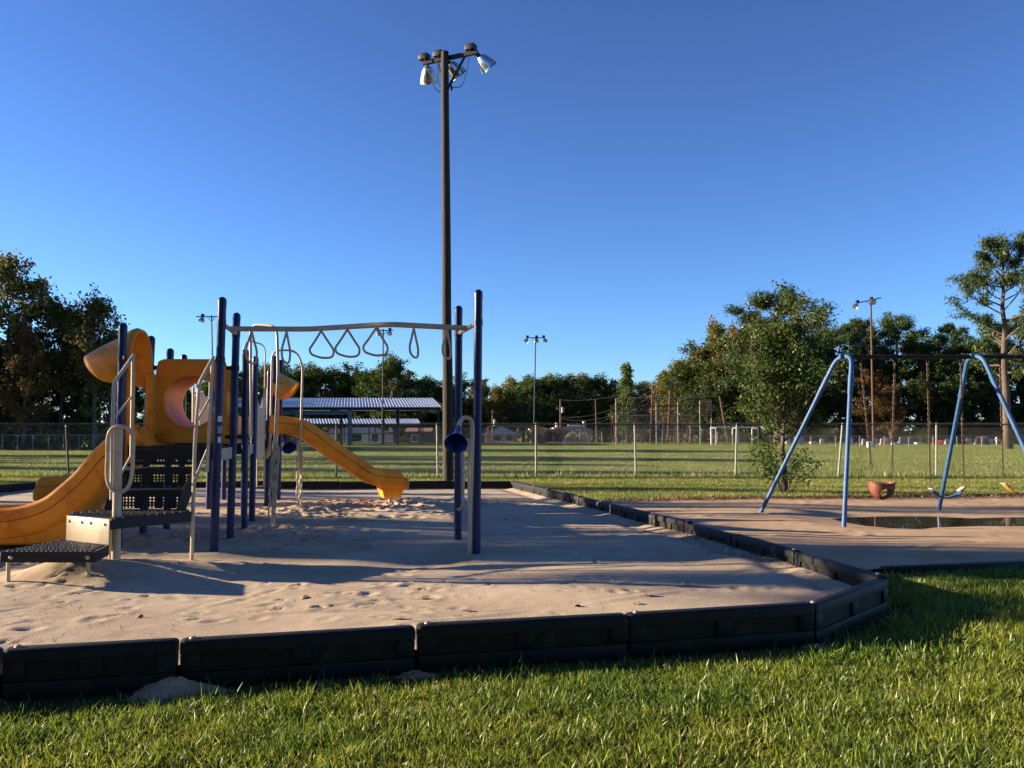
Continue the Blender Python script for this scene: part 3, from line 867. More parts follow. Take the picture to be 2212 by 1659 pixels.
# rear slide, same side, further back
ys = (M1.y + M2.y) / 2 - 0.9
yr = 12.55
p_end = P(112, 1030, yr)
s2, path2, hd2, lat2 = slide([(-4.75, yr + 0.05, DZ), (-5.0, yr, 1.14), (-5.35, yr - 0.03, 0.86), (-5.7, yr - 0.05, 0.60), (-6.0, yr - 0.06, 0.50), (-6.35, yr - 0.06, 0.47), (p_end.x - 0.02, yr - 0.06, 0.46)], 'slide half hidden behind the front slide')
slide_foot(s2, Vector((P(205, 1090, yr).x, yr - 0.06, 0.4)), hd2, lat2, 0.20, 0.49, 0.44, 0.38, 0.5, 0.44)
# wave slide to the right
ysl = (L5.y + S2.y) / 2
W = [(602, 897), (640, 905), (680, 930), (720, 961), (750, 981), (790, 1008), (820, 1015), (868, 1019)]
pts = []
for k, (x, y) in enumerate(W):
    d = 14.55 + 0.75 * k / (len(W) - 1); p = P(x, y, d - 0.28)
    pts.append((P(x, y, d).x, d, p.z - 0.235))
pts[0] = (pts[0][0] - 0.15, pts[0][1], pts[0][2])
s3, path3, hd3, lat3 = slide(pts, 'orange wave slide coming down to the right', 1.0, 0.88)
e = Vector(pts[-1])
slide_foot(s3, Vector((e.x - 0.20, e.y, e.z)), hd3, lat3, 0.22, e.z + 0.02, 0.42, 0.30, 0.52, 0.42)
# rounded lips closing the mouths
for (o, path, hd, lat) in ((s3, path3, hd3, lat3), (s2, path2, hd2, lat2), (s1, path1, hd1, lat1)):
    e = path[-1]; m = MB()
    for s in (-1, 1):
        m.rbox(e + hd * 0.01 + lat * s * 0.30 + Vector((0, 0, 0.03)), (0.10, 0.075, 0.17), 0.035, hd, seg=4)
    m.rbox(e + hd * 0.01 + Vector((0, 0, -0.03)), (0.09, 0.60, 0.06), 0.025, hd, seg=3)
    m.build('slide_lip', 'orange', o)

# --- slide hoods: two upright cheeks and an arched peaked visor
def hood(A, B, out, zs, za, reach, droop, zb):
    A = Vector(A); B = Vector(B); u = Vector((B.x - A.x, B.y - A.y, 0)); W = u.length; u.normalize(); out = Vector(out).normalized()
    c = Vector(((A.x + B.x) / 2, (A.y + B.y) / 2, 0)); hw = W / 2 - 0.06
    m = MB(); vs, fs = [], []; NS, NT = 12, 28
    for i in range(NS + 1):
        s = i / NS
        for k in range(NT + 1):
            t = PI * k / NT; sn = max(math.sin(t), 0)
            rise = (za - zs) * (sn ** 0.8)
            bulge = 0.055 * math.exp(-((s - 0.12) / 0.13) ** 2) * sn
            r_ = reach * (sn ** 0.32) * s
            z = zs + rise * (1 - droop * s ** 1.4) + bulge - 0.10 * s * (1 - sn)
            vs.append(c - u * math.cos(t) * hw * (1 - 0.12 * s) + out * (r_ - 0.06 + 0.02 * s) + Vector((0, 0, z)))
    for i in range(NS):
        for k in range(NT):
            p = i * (NT + 1) + k
            fs.append((p, p + 1, p + NT + 2, p + NT + 1))
    m.add(vs, fs); o = m.build('slide_hood', 'orange', PS, smooth=70)
    md = o.modifiers.new('shell', 'SOLIDIFY'); md.thickness = 0.028; md.offset = 0
    for s in (-1, 1):
        q = MB(); q.rbox(c + u * s * (hw - 0.035) + Vector((0, 0, (zb + zs) / 2 + 0.02)) - out * 0.05, (0.115, 0.09, zs - zb + 0.10), 0.02, u)
        q.build('hood_side', 'orange', o)
    return o
hood(zat(H1, H1t, 1.9), zat(H2, H2t, 1.9), (-1, -0.06, 0), 1.95, 2.45, 0.56, 0.52, 1.27)
hood(zat(S1, S1t, 1.9) + Vector((0, -0.15, 0)), zat(S2, S2t, 1.9), (1, 0.12, 0), 2.02, 2.38, 0.42, 0.50, 1.30)
MB().rbox((H2.x - 0.06, H2.y - 0.14, DZ + 0.12), (0.10, 0.16, 0.22), 0.03, seg=3).build('slide_shoulder', 'orange', PS)

# --- perforated steps
ux = Vector((1, 0.0, 0))
def perforated(c, w, h, groups, pitch, hole, th, name='riser'):
    """plate in the x-z plane with groups of round holes; groups: (x0, cols, rows)"""
    m = MB(); nx = int(round(w / pitch)); nz = int(round(h / pitch)); hs = set()
    for (x0, cols, rows) in groups:
        for i in range(cols):
            for j in range(rows):
                hs.add((x0 + i, (nz - rows) // 2 + j))
    px, pz = w / nx, h / nz
    NS = 8
    for i in range(nx):
        for j in range(nz):
            x = -w / 2 + (i + 0.5) * px; z = -h / 2 + (j + 0.5) * pz
            for sgn in (-1, 1):
                y = sgn * th / 2
                if (i, j) in hs:
                    cor = []
                    for k in range(NS):
                        a_ = 2 * PI * (k + 0.5) / NS
                        s_ = 1 / max(abs(math.cos(a_)), abs(math.sin(a_)))
                        cor.append((x + px / 2 * math.cos(a_) * s_, z + pz / 2 * math.sin(a_) * s_))
                    vs = [c + Vector((p[0], y, p[1])) for p in cor] + [c + Vector((x + hole * math.cos(2 * PI * (k + 0.5) / NS), y, z + hole * math.sin(2 * PI * (k + 0.5) / NS))) for k in range(NS)]
                    # square corners
                    m.add(vs, [(k, (k + 1) % NS, NS + (k + 1) % NS, NS + k) for k in range(NS)])
                    m.add([c + Vector((x + sx * px / 2, y, z + sz * pz / 2)) for sx, sz in ((-1, -1), (1, -1), (1, 1), (-1, 1))] + vs[:NS],
                          [(4 + 0, 2, 4 + 1), (4 + 2, 3, 4 + 3), (4 + 4, 0, 4 + 5), (4 + 6, 1, 4 + 7)])
                else:
                    m.add([c + Vector((x + sx * px / 2, y, z + sz * pz / 2)) for sx, sz in ((-1, -1), (1, -1), (1, 1), (-1, 1))], [(0, 1, 2, 3)])
    return m.build(name, 'rubber_black', PS, smooth=0, fix=False)
stepz = [1.21, 1.01, 0.81, 0.61]
stepd = [8.97, 8.83, 8.52, 8.30]
grp = [(1, 5, 4), (8, 4, 4), (14, 2, 4), (18, 3, 4)]
for k in range(3):
    z0, z1 = stepz[k + 1], stepz[k]
    d = stepd[k] - 0.02
    xl, xr = -3.86 + 0.02 * k, -3.20
    wd = xr - xl
    rows = 3 if k == 0 else (4 if k == 1 else 5)
    perforated(Vector(((xl + xr) / 2, d, (z0 + z1) / 2 - 0.01)), wd, z1 - z0 - 0.055, [(g[0], g[1], min(rows, 4)) for g in grp], 0.032, 0.0105, 0.008)
    if k < 2:
        dn = stepd[k + 1]
        m = MB(); m.rbox(((xl + xr) / 2, (d + dn) / 2 + 0.0, z0 - 0.028), (wd + 0.03, abs(d - dn) + 0.03, 0.055), 0.01); m.build('tread', 'rubber_black', PS)
for xs in (-3.875, -3.185):
    m = MB()
    prof = [(9.0, 1.19), (8.85, 1.0), (8.52, 0.80), (8.42, 0.66), (8.42, 0.56), (8.60, 0.58), (8.98, 0.95)]
    vs = [(xs - 0.006, p[0], p[1]) for p in prof] + [(xs + 0.006, p[0], p[1]) for p in prof]; n = len(prof)
    m.add(vs, [tuple(range(n)), tuple(range(2 * n - 1, n - 1, -1))] + [(i, (i + 1) % n, n + (i + 1) % n, n + i) for i in range(n)])
    m.build('stringer', 'rubber_black', PS, smooth=0)
def ribs(par, poly, z, dirv, sp, w, h, inset=0.03):
    """raised tread bars clipped to a convex polygon"""
    d = Vector(dirv).normalized(); nrm = Vector((-d.y, d.x)); P2 = [Vector(p) for p in poly]
    lo = min(p.dot(nrm) for p in P2) + inset; hi = max(p.dot(nrm) for p in P2) - inset
    m = MB(); s = lo
    while s < hi:
        ts = []
        for i in range(len(P2)):
            a, b = P2[i], P2[(i + 1) % len(P2)]; da, db = a.dot(nrm) - s, b.dot(nrm) - s
            if da * db < 0:
                ts.append((a + (b - a) * (da / (da - db))).dot(d))
        if len(ts) == 2 and abs(ts[0] - ts[1]) > 2 * inset:
            t0, t1 = min(ts) + inset, max(ts) - inset; n = max(1, int((t1 - t0) / 0.09))
            for k in range(n):
                u0 = t0 + (t1 - t0) * k / n; u1 = t0 + (t1 - t0) * (k + 0.82) / n
                a = nrm * s + d * u0; b = nrm * s + d * u1
                m.beam((a.x, a.y, z + h / 2 - 0.001), (b.x, b.y, z + h / 2 - 0.001), w, h)
        s += sp
    return m.build('tread_bars', 'rubber_black', par, smooth=0)
pl = [G(150, 1113, 0.61), G(240, 1121.5, 0.61), G(413, 1106, 0.61)]
ppoly = [xy(pl[0]), xy(pl[1]), xy(pl[2]), (-3.16, 8.62), (-3.90, 8.62), (-4.15, 8.3)]
m = MB(); m.prism(ppoly, 0.52, 0.61); po = m.build('transfer_platform', 'rubber_black', PS); ribs(po, ppoly, 0.61, (0.4, 1), 0.035, 0.016, 0.008)
q0, q1 = G(147, 1113.5, 0.61), G(239.5, 1122, 0.61); qn = Vector((q1.y - q0.y, -(q1.x - q0.x), 0)).normalized()
pt_ = MB(); pt_.rbox((q0 + q1) / 2 + qn * 0.010 + Vector((0, 0, -0.112)), ((q1 - q0).length, 0.010, 0.225), 0.004, q1 - q0); plate = pt_.build('riser_plate', 'beige', PS)
for f in (0.07, 0.37, 0.58, 0.90):
    p = q0.lerp(q1, f) + qn * 0.014 + Vector((0, 0, -0.045))
    mm = MB(); mm.lathe([(0.013, 0), (0.013, 0.005), (0.009, 0.011), (0.004, 0.013), (0.0004, 0.013)], p, qn, 12); mm.build('bolt', 'galv', plate)
lt = [G(1.6, 1192, 0.41), G(206, 1192, 0.41), G(236, 1177, 0.41), G(141, 1166, 0.41)]
lpoly = [xy(p) for p in lt]
m = MB(); m.prism(lpoly, 0.325, 0.41); lo_ = m.build('transfer_step', 'rubber_black', PS); ribs(lo_, lpoly, 0.41, (0.55, 1), 0.034, 0.016, 0.008)
for x, y in ((17, 1266), (190, 1257), (83, 1231)):
    g = G(x, y, SZ); mm = MB(); mm.tube([(g.x, g.y, SZ - 0.15), (g.x, g.y, 0.33)], 0.0165, 12); mm.build('leg', 'beige', lo_)
for x in (24, 190):
    p = G(x, 1192, 0.41); bolts(Vector((p.x, p.y - 0.001, 0.365)), Vector((p.x, p.y - 0.001, 0.365)), 1, Vector((0, -1, 0)), 0.017, lo_)
g = G(237, 1219, SZ); mm = MB(); mm.tube([(g.x, g.y, SZ - 0.15), (g.x, g.y, 0.53)], 0.014, 10); mm.build('leg', 'beige', po)
# beige stanchion with an oval grab loop
B1 = G(250, 1238, SZ); B1t = P(256, 926, B1.y)
m = MB(); m.tube([B1 - Vector((0, 0, 0.2)), B1t], 0.038, 18); st = m.build('stanchion', 'beige', PS)
dloop = B1.y - 0.03
lp = [P(232, 985, dloop), P(233, 945, dloop), P(242, 926, dloop), P(260, 921, dloop), P(278, 927, dloop), P(287, 946, dloop), P(287, 990, dloop), P(284, 1030, dloop), P(275, 1054, dloop), P(257, 1064, dloop), P(239, 1054, dloop), P(231, 1030, dloop)]
lp = smooth_path(lp + [lp[0]], 5)[:-1]
m = MB(); m.tube(lp, 0.0165, 10, closed=True); m.build('grab_loop', 'beige', st)

def pipe(pts, r, rad=0.06, name='handrail', mat='beige', par=None, seg=10):
    pp = [P(*p) for p in pts]; m = MB(); m.tube(fillet(pp, rad, 5), r, seg); return m.build(name, mat, par or PS)
hr = pipe([(289, 767, 8.98), (246, 828, 8.35), (243, 930, 8.2), (241, 1080, 8.0)], 0.018)
pipe([(287, 768, 8.98), (283, 1000, 8.92)], 0.016, name='rail_upright', par=hr)
pipe([(284, 858, 8.95), (245, 905, 8.3)], 0.012, name='rail_brace', par=hr); pipe([(283, 985, 8.93), (250, 1045, 8.1)], 0.012, name='rail_brace', par=hr)
clamp(zat(H1, H1t, P(289, 770, 9.0).z), P(289, 768, 8.98), 0.06)
gR = G(414, 1212, SZ)
hr = pipe([(461, 771, 8.88), (430, 828, 8.60), (421, 960, 8.52), (414, 1214, gR.y)], 0.018)
pipe([(459, 773, 8.88), (447, 1020, 8.82)], 0.016, name='rail_upright', par=hr)
pipe([(456, 855, 8.87), (427, 908, 8.58)], 0.012, name='rail_brace', par=hr); pipe([(450, 965, 8.85), (421, 1035, 8.5)], 0.012, name='rail_brace', par=hr)
clamp(zat(L1, L1t, P(461, 774, 9.0).z), P(455, 770, 8.88), 0.06)
# small stickers on the corner post
for (x, y, w, h) in ((476, 905, 0.05, 0.06), (477, 928, 0.05, 0.075), (478, 950, 0.035, 0.06)):
    p = zat(L1, L1t, P(x, y, L1.y).z); vs, fs = [], []
    for j in range(2):
        for k in range(7):
            a_ = -PI / 2 + 0.75 + (k / 6 - 0.5) * w / PR
            vs.append(p + Vector((math.cos(a_) * (PR + 0.0015), math.sin(a_) * (PR + 0.0015), (j - 0.5) * h)))
    for k in range(6): fs.append((k, k + 1, 8 + k, 7 + k))
    MB().add(vs, fs).build('sticker', 'sticker_blue' if y == 928 else 'sticker', PS)

# --- overhead ring trek
zr = P(480, 698, L1.y).z
def cb(a, at, b, bt):
    p, q = zat(a, at, zr), zat(b, bt, zr); d = (q - p).normalized()
    m = MB(); m.tube([p + d * PR * 0.8, q - d * PR * 0.8], 0.024, 14); o = m.build('cross_bar', 'beige', PS)
    for e_, s_ in ((p, 1), (q, -1)):
        c_ = MB(); c_.lathe([(PR * 1.10, -0.035), (PR * 1.10, 0.035)], e_, (0, 0, 1), 18); c_.lathe([(0.031, PR), (0.031, PR + 0.03)], e_, d * s_, 14); c_.build('collar', 'blue_post', o)
    return (p + q) / 2, o
ml, _ = cb(L1, L1t, L2, L2t); mr_, _ = cb(R1, R1t, R2, R2t)
def at_z(x, y, z): return G(x, y, z)
b1 = G(666, 711, zr); b2 = G(841, 700.5, zr)
rail_path = fillet([ml, b1, b2, mr_], 0.12, 6)
m = MB(); m.tube(rail_path, 0.029, 14); rail = m.build('overhead_rail', 'beige', PS)
def rail_at(x):
    for i in range(len(rail_path) - 1):
        a, b = rail_path[i], rail_path[i + 1]
        xa, xb = a.x / a.y, b.x / b.y; t = ((x - CX) / FPX - xa) / (xb - xa)
        if 0 <= t <= 1: return a.lerp(b, t)
    return rail_path[0]
for (x, ang, ln) in ((541, 80, 0.385), (617, 84, 0.38), (692, 12, 0.33), (750, 10, 0.33), (812, 8, 0.33), (892, 76, 0.345), (964, 74, 0.345)):
    p = rail_at(x); a_ = math.radians(ang); d = Vector((math.cos(a_), math.sin(a_), 0))
    sh = [(0.0, -0.028), (0.075, -0.15), (0.135, -0.24), (0.115, -ln + 0.012), (0.0, -ln), (-0.115, -ln + 0.02 + 0.02), (-0.135, -0.235), (-0.075, -0.15)]
    tilt = random.uniform(-0.05, 0.05)
    lpp = [p + d * (u + tilt * v) + Vector((0, 0, v)) for u, v in sh]
    cl = fillet(lpp + [lpp[0]], 0.06, 4)
    m = MB(); m.tube(cl, 0.0125, 9); m.build('ring', 'beige', rail)

# --- arched climbers with alternating loops
def oval(c, h, w, par, dirv=(0.75, -0.66, 0)):
    d = Vector(dirv).normalized(); pts = []
    for k in range(18):
        a_ = 2 * PI * k / 18; pts.append(c + d * w / 2 * math.cos(a_) + Vector((0, 0, h / 2 * math.sin(a_))))
    m = MB(); m.tube(pts, 0.012, 8, closed=True); return m.build('climber_loop', 'beige', par)
gA = G(586, 1138, SZ)
A = pipe([(543, 945, 11.75), (541, 701, 11.75), (598, 704, 11.55), (601, 800, 11.5), (594, 950, 11.5), (588, 1142, gA.y)], 0.0185, 0.14, 'arch_climber', seg=12)
for (x, y) in ((597.5, 976), (595.5, 1007), (593.5, 1040), (590.5, 1076), (588.5, 1110)):
    for k, s in enumerate((-1, 1)):
        oval(P(x + s * 3.2, y + s * 8, 11.5), 0.225, 0.085, A, (0.5 * s, -0.86, 0))
gC = G(646, 1093, SZ)
C_ = pipe([(583, 985, 14.3), (588, 756, 14.3), (640, 757, 14.3), (654, 790, 14.3), (649, 948, 14.3), (646, 1096, gC.y)], 0.0175, 0.16, 'arch_climber', seg=12)
for (x, y) in ((649, 975), (648, 1005), (647.5, 1038), (647, 1070)):
    for s in (-1, 1):
        oval(P(x + s * 3, y + s * 7, 14.3), 0.25, 0.085, C_, (0.4 * s, -0.9, 0))
pipe([(526, 930, 15.4), (526, 752, 15.4), (534, 735, 15.4), (567, 744, 15.4), (573, 756, 15.4), (570, 965, 15.4), (576, 985, 15.4)], 0.0125, 0.12, 'grab_arch')
# --- beige barrier panels with a scooped top
def scoop_panel(A, B, z0, z1, cut):
    A = Vector(A); B = Vector(B); u = Vector((B.x - A.x, B.y - A.y, 0)); W = u.length; u.normalize(); w = Vector((-u.y, u.x, 0))
    top = []
    for k in range(17):
        t = k / 16; top.append((W * (0.06 + 0.88 * t), z1 - cut * math.sin(PI * t) ** 0.7))
    out = [(0, z0 + 0.06), (0.06, z0), (W - 0.06, z0), (W, z0 + 0.06), (W, z1 - 0.03)] + list(reversed(top)) + [(0, z1 - 0.03)]
    n = len(out); a = Vector((A.x, A.y, 0)); vs = [a + u * p[0] + w * 0.012 + Vector((0, 0, p[1])) for p in out] + [a + u * p[0] - w * 0.012 + Vector((0, 0, p[1])) for p in out]
    m = MB(); m.add(vs, [tuple(range(n)), tuple(range(2 * n - 1, n - 1, -1))] + [(i, (i + 1) % n, n + (i + 1) % n, n + i) for i in range(n)])
    return m.build('barrier_panel', 'beige_panel', PS, smooth=30)
scoop_panel(P(432, 900, 14.25), P(505, 900, 15.4), DZ + 0.05, 2.02, 0.26)
scoop_panel(P(549, 900, 12.5), P(571, 900, 14.05), 0.96, 2.05, 0.34)
scoop_panel(P(512, 900, 15.55), P(560, 900, 15.6), DZ + 0.03, 1.62, 0.0)
pipe([(418, 835, 13.2), (417, 960, 13.2)], 0.022, name='handrail'); pipe([(432, 838, 13.3), (431, 960, 13.3)], 0.012, name='handrail')
# ladder behind the far deck
ld = pipe([(556, 955, 15.7), (555, 1052, 15.7)], 0.013, name='ladder'); pipe([(571, 955, 15.7), (570, 1052, 15.7)], 0.013, name='ladder_rail', par=ld)
for y in (972, 988, 1009, 1031, 1050):
    pipe([(555, y, 15.7), (571, y, 15.7)], 0.016, name='rung', par=ld)
# --- speaking horns
def horn(narrow, axis, L, R, par):
    ax = Vector(axis).normalized(); m = MB()
    pr_ = [(0.021, 0), (0.026, 0.12 * L), (0.032, 0.28 * L), (0.045, 0.48 * L), (0.066, 0.68 * L), (0.09 * R / 0.112, 0.86 * L), (R, L), (R * 0.985, L + 0.006), (R * 0.955, L), (0.08 * R / 0.112, 0.84 * L), (0.055, 0.64 * L), (0.03, 0.4 * L), (0.015, 0.2 * L), (0.0005, 0.18 * L)]
    m.lathe(pr_, narrow, ax, 28); return m.build('horn', 'blue_plastic', par)
gt = G(1014, 1197, SZ)
tb = pipe([(1013, 1200, gt.y), (1021, 930, gt.y - 0.03), (1018, 905, gt.y - 0.05), (1003, 900, gt.y - 0.07), (993, 912, gt.y - 0.10), (990, 926, gt.y - 0.13)], 0.0215, 0.12, 'speaking_tube', seg=12)
horn(P(990.5, 922, gt.y - 0.12), (-0.03, -0.84, -0.54), 0.30, 0.118, tb)
tb2 = pipe([(577, 990, L5.y - 0.06), (583, 945, L5.y - 0.08), (592, 929, L5.y - 0.1), (606, 931, L5.y - 0.14), (614, 944, L5.y - 0.2)], 0.018, 0.12, 'speaking_tube', seg=12)
horn(P(613, 940, L5.y - 0.2), (0.42, -0.60, -0.58), 0.33, 0.118, tb2)
# ladder between the end posts of the ring trek
la = pipe([(997, 968, 9.80), (1001, 985, 9.72), (1000, 1085, 9.70), (997, 1099, 9.76), (990, 1101, 9.85)], 0.0175, 0.08, 'end_ladder')
pipe([(1014, 950, 9.16), (1013, 1110, 9.14)], 0.0175, name='ladder_rail', par=la)
for y0, y1 in ((1016, 1019), (1074, 1083)):
    pipe([(1000, y0, 9.70), (1013, y1, 9.14)], 0.0125, name='rung', mat='galv', par=la)
pipe([(990, 947, 9.85), (1014, 950, 9.16)], 0.0125, name='rung', par=la)
# ================================================================== swings
SG = 0.05
zb = 2.45
DB = (zb - CAMH) * FPX / (HOR - 771.0)
SF = thing('swing_set', (*G(1822, 1139, SG).xy, SG), 'worn light blue pipe swing frame with a dark top beam beside the puddle', 'swing frame')
def pbeam(x): return P(x, 771, DB)
zb = pbeam(1826).z
def aframe(xap, f1, f2):
    a = G(*f1, SG); b = G(*f2, SG); ap = Vector((pbeam(xap).x, DB, zb + 0.01))
    hv_ = Vector((a.x - b.x, a.y - b.y, 0)).normalized()
    path = fillet([b - Vector((0, 0, 0.0)) + (b - ap).normalized() * 0.15, ap - hv_ * 0.16 + Vector((0, 0, -0.005)), ap + hv_ * 0.16 + Vector((0, 0, -0.005)), a + (a - ap).normalized() * 0.15], 0.15, 9)
    n = len(path)
    m = MB(); m.tube(path, 0.0315, 16); o = m.build('leg_bow', 'blue_worn', SF)
    for q in (a, b):        # sleeve of the elbow casting
        s = MB(); top = ap + hv_ * (0.16 if q is a else -0.16) + Vector((0, 0, -0.005)); s.tube([top.lerp(q, 0.12), top.lerp(q, 0.235)], 0.0365, 16); s.build('sleeve', 'blue_worn', o)
    m = MB(); m.tube([ap + Vector((-0.07, 0, 0)), ap + Vector((0.11, 0, 0))], 0.040, 14); m.build('beam_socket', 'blue_worn', o)
aframe(1824, (1642, 1111), (1822, 1139))
aframe(2106, (2029, 1102), (2292, 1141))
aframe(2392, (2318, 1102), (2580, 1141))
m = MB(); m.tube([pbeam(1826), pbeam(2392)], 0.031, 14); m.build('top_beam', 'dark_steel', SF)
hang = [1859, 1932.6, 2003, 2075, 2160, 2236]
for x in hang:
    p = pbeam(x); m = MB(); m.lathe([(0.040, -0.02), (0.040, 0.02)], p, (1, 0, 0), 14); m.rbox(p + Vector((0, 0, -0.06)), (0.03, 0.016, 0.06), 0.004); m.build('swing_hanger', 'dark_steel', SF)
def chain(a, b, parent, pitch=0.040, lk=0.028, r=0.0056):
    a = Vector(a); b = Vector(b); L = (b - a).length; n = int(L / pitch); t = (b - a).normalized(); u = t.orthogonal().normalized(); w = t.cross(u)
    m = MB()
    for i in range(n):
        c = a + t * (i + 0.5) * L / n; uu = u if i % 2 else w
        pts = []
        for k in range(10):
            an = 2 * PI * k / 10; pts.append(c + t * lk * math.cos(an) + uu * 0.0125 * math.sin(an))
        m.tube(pts, r, 5, closed=True)
    return m.build('chain', 'chain_rust', parent)
def vlink(p, e1, e2, par):
    m = MB(); m.tube([p, e1], 0.0045, 6); m.tube([p, e2], 0.0045, 6); m.tube([e1, e2], 0.0045, 6); return m.build('hanger_triangle', 'chain_rust', par)
# bucket swing
bs = thing('bucket_swing', tuple(P(1905, 1078, DB)), 'faded red toddler bucket swing seat with leg hole hanging above the puddle', 'swing')
cs = P(1905, 1043, DB)
m = MB(); vs, fs = [], []; NU, NV = 80, 34
hw, hd_, hh = 0.178, 0.15, 0.245
for j in range(NV + 1):
    v = j / NV
    k = max(0.03, (1 - v ** 4.0) ** 0.55) * (1 - 0.22 * v * v)
    for i in range(NU):
        a_ = 2 * PI * i / NU; ca, sa = math.cos(a_), math.sin(a_)
        e = 2.6; rr = (abs(ca) ** e + abs(sa) ** e) ** (-1 / e)
        vs.append(cs + Vector((hw * ca * rr * k, hd_ * sa * rr * k, -hh * v + 0.012 * math.cos(2 * a_) * (1 - v))))
for j in range(NV):
    for i in range(NU):
        a_ = 2 * PI * (i + 0.5) / NU; v = (j + 0.5) / NV
        x = math.cos(a_) * hw; z = -hh * v
        if math.sin(a_) < 0 and ((x - 0.01) / 0.098) ** 2 + ((z + 0.146) / 0.076) ** 2 < 1: continue
        if math.sin(a_) > 0 and (x / 0.125) ** 2 + ((z + 0.135) / 0.092) ** 2 < 1: continue
        fs.append((j * NU + i, j * NU + (i + 1) % NU, (j + 1) * NU + (i + 1) % NU, (j + 1) * NU + i))
m.add(vs, fs); so = m.build('seat', 'bucket_red', bs, smooth=60)
md = so.modifiers.new('shell', 'SOLIDIFY'); md.thickness = 0.012
m = MB(); band = []
for i in range(40):
    a_ = 2 * PI * i / 40; ca, sa = math.cos(a_), math.sin(a_); rr = (abs(ca) ** 2.6 + abs(sa) ** 2.6) ** (-1 / 2.6)
    band.append(cs + Vector((hw * 1.03 * ca * rr, hd_ * 1.03 * sa * rr, 0.012 * math.cos(2 * a_))))
m.tube(band, 0.010, 8, closed=True); m.build('rim', 'bucket_red', bs)
for (xb, xt) in ((-0.165, 1859), (0.165, 1932.6)):
    e1 = cs + Vector((xb, -0.07, 0.01)); e2 = cs + Vector((xb, 0.07, 0.01)); ap = cs + Vector((xb * 0.93, 0, 0.20))
    vlink(ap, e1, e2, bs)
    m = MB()
    for s in (0, 1):
        pts = [ap + Vector((0.022 * math.cos(k * PI / 5), 0, 0.022 + 0.044 * s + 0.022 * math.sin(k * PI / 5))) for k in range(10)]
        m.tube(pts, 0.005, 6, closed=True)
    m.build('s_hook', 'chain_rust', bs)
    t_ = pbeam(xt) + Vector((0, 0, -0.085)); chain(t_, ap + Vector((0, 0, 0.085)), bs)
def belt(label, xt0, xt1, p0, p1, sag, mat):
    a = P(*p0, DB); b = P(*p1, DB)
    th = thing('belt_swing', tuple((a + b) / 2 - Vector((0, 0, sag))), label, 'swing')
    N = 22; vs, fs = [], []
    for i in range(N + 1):
        t = i / N; c = a.lerp(b, t) - Vector((0, 0, sag * (1 - (2 * t - 1) ** 2) ** 0.85)); w = 0.058 + 0.018 * math.sin(PI * t)
        vs += [c + Vector((0, -w, 0.004)), c + Vector((0, 0, 0)), c + Vector((0, w, 0.004))]
    for i in range(N):
        for k in range(2): fs.append((i * 3 + k, i * 3 + k + 1, i * 3 + k + 4, i * 3 + k + 3))
    m = MB().add(vs, fs); s = m.build('seat', mat, th, smooth=60); md = s.modifiers.new('shell', 'SOLIDIFY'); md.thickness = 0.009; md.offset = 0
    for (e, xt, inn) in ((a, xt0, 1), (b, xt1, -1)):
        d = ((a.lerp(b, 0.5) - Vector((0, 0, sag)) - e)); d.normalize()
        q = MB(); q.rbox(e + d * 0.045 + Vector((0, 0, -0.006)), (0.11, 0.125, 0.016), 0.004, d); q.build('end_plate', 'belt_tip', th)
        ap = e + Vector((0, 0, 0.085)); vlink(ap, e + Vector((0, -0.045, 0)), e + Vector((0, 0.045, 0)), th)
        chain(pbeam(xt) + Vector((0, 0, -0.085)), ap, th)
belt('blue belt swing seat with tan end plates on rusty chains', 2003, 2075, (2010, 1055), (2082, 1051), 0.155, 'belt_blue')
belt('orange belt swing seat next to the blue one', 2160, 2236, (2167, 1044), (2240, 1044), 0.15, 'belt_orange')

# ================================================================== tall wooden light pole
DP = 22.6
LP = thing('light_pole', (P(968.5, 1045, DP).x, DP, 0), 'tall wooden light pole with three bare metal floodlights on a crossarm', 'light pole')
pp = [P(968.5, 1045, DP), P(967.5, 900, DP), P(967, 790, DP), P(965, 690, DP), P(964.5, 560, DP), P(963.3, 400, DP), P(961.8, 260, DP), P(961, 112, DP)]
pp[0].z = -0.3
m = MB(); m.tube(smooth_path(pp, 4), [0.139 - 0.041 * i / (7 * 4) for i in range(7 * 4 + 1)], 18); m.build('pole', 'pole_wood', LP)
aL = P(913, 133, 22.85); aR = P(1031, 104.5, 22.15); aL.z = aR.z = (aL.z + aR.z) / 2
fo = Vector((0, 0.16, 0))
m = MB(); m.beam(aL + fo, aR + fo, 0.09, 0.10); arm = m.build('crossarm', 'dark_steel', LP)
jm = P(963, 196, DP) + fo * 0.6
for x, y in ((944, 128), (1004, 115)):
    p = aL.lerp(aR, (x - 913) / 118.0) + fo; m = MB(); m.beam(p - Vector((0, 0, 0.05)), jm, 0.05, 0.05); m.build('brace', 'dark_steel', arm)
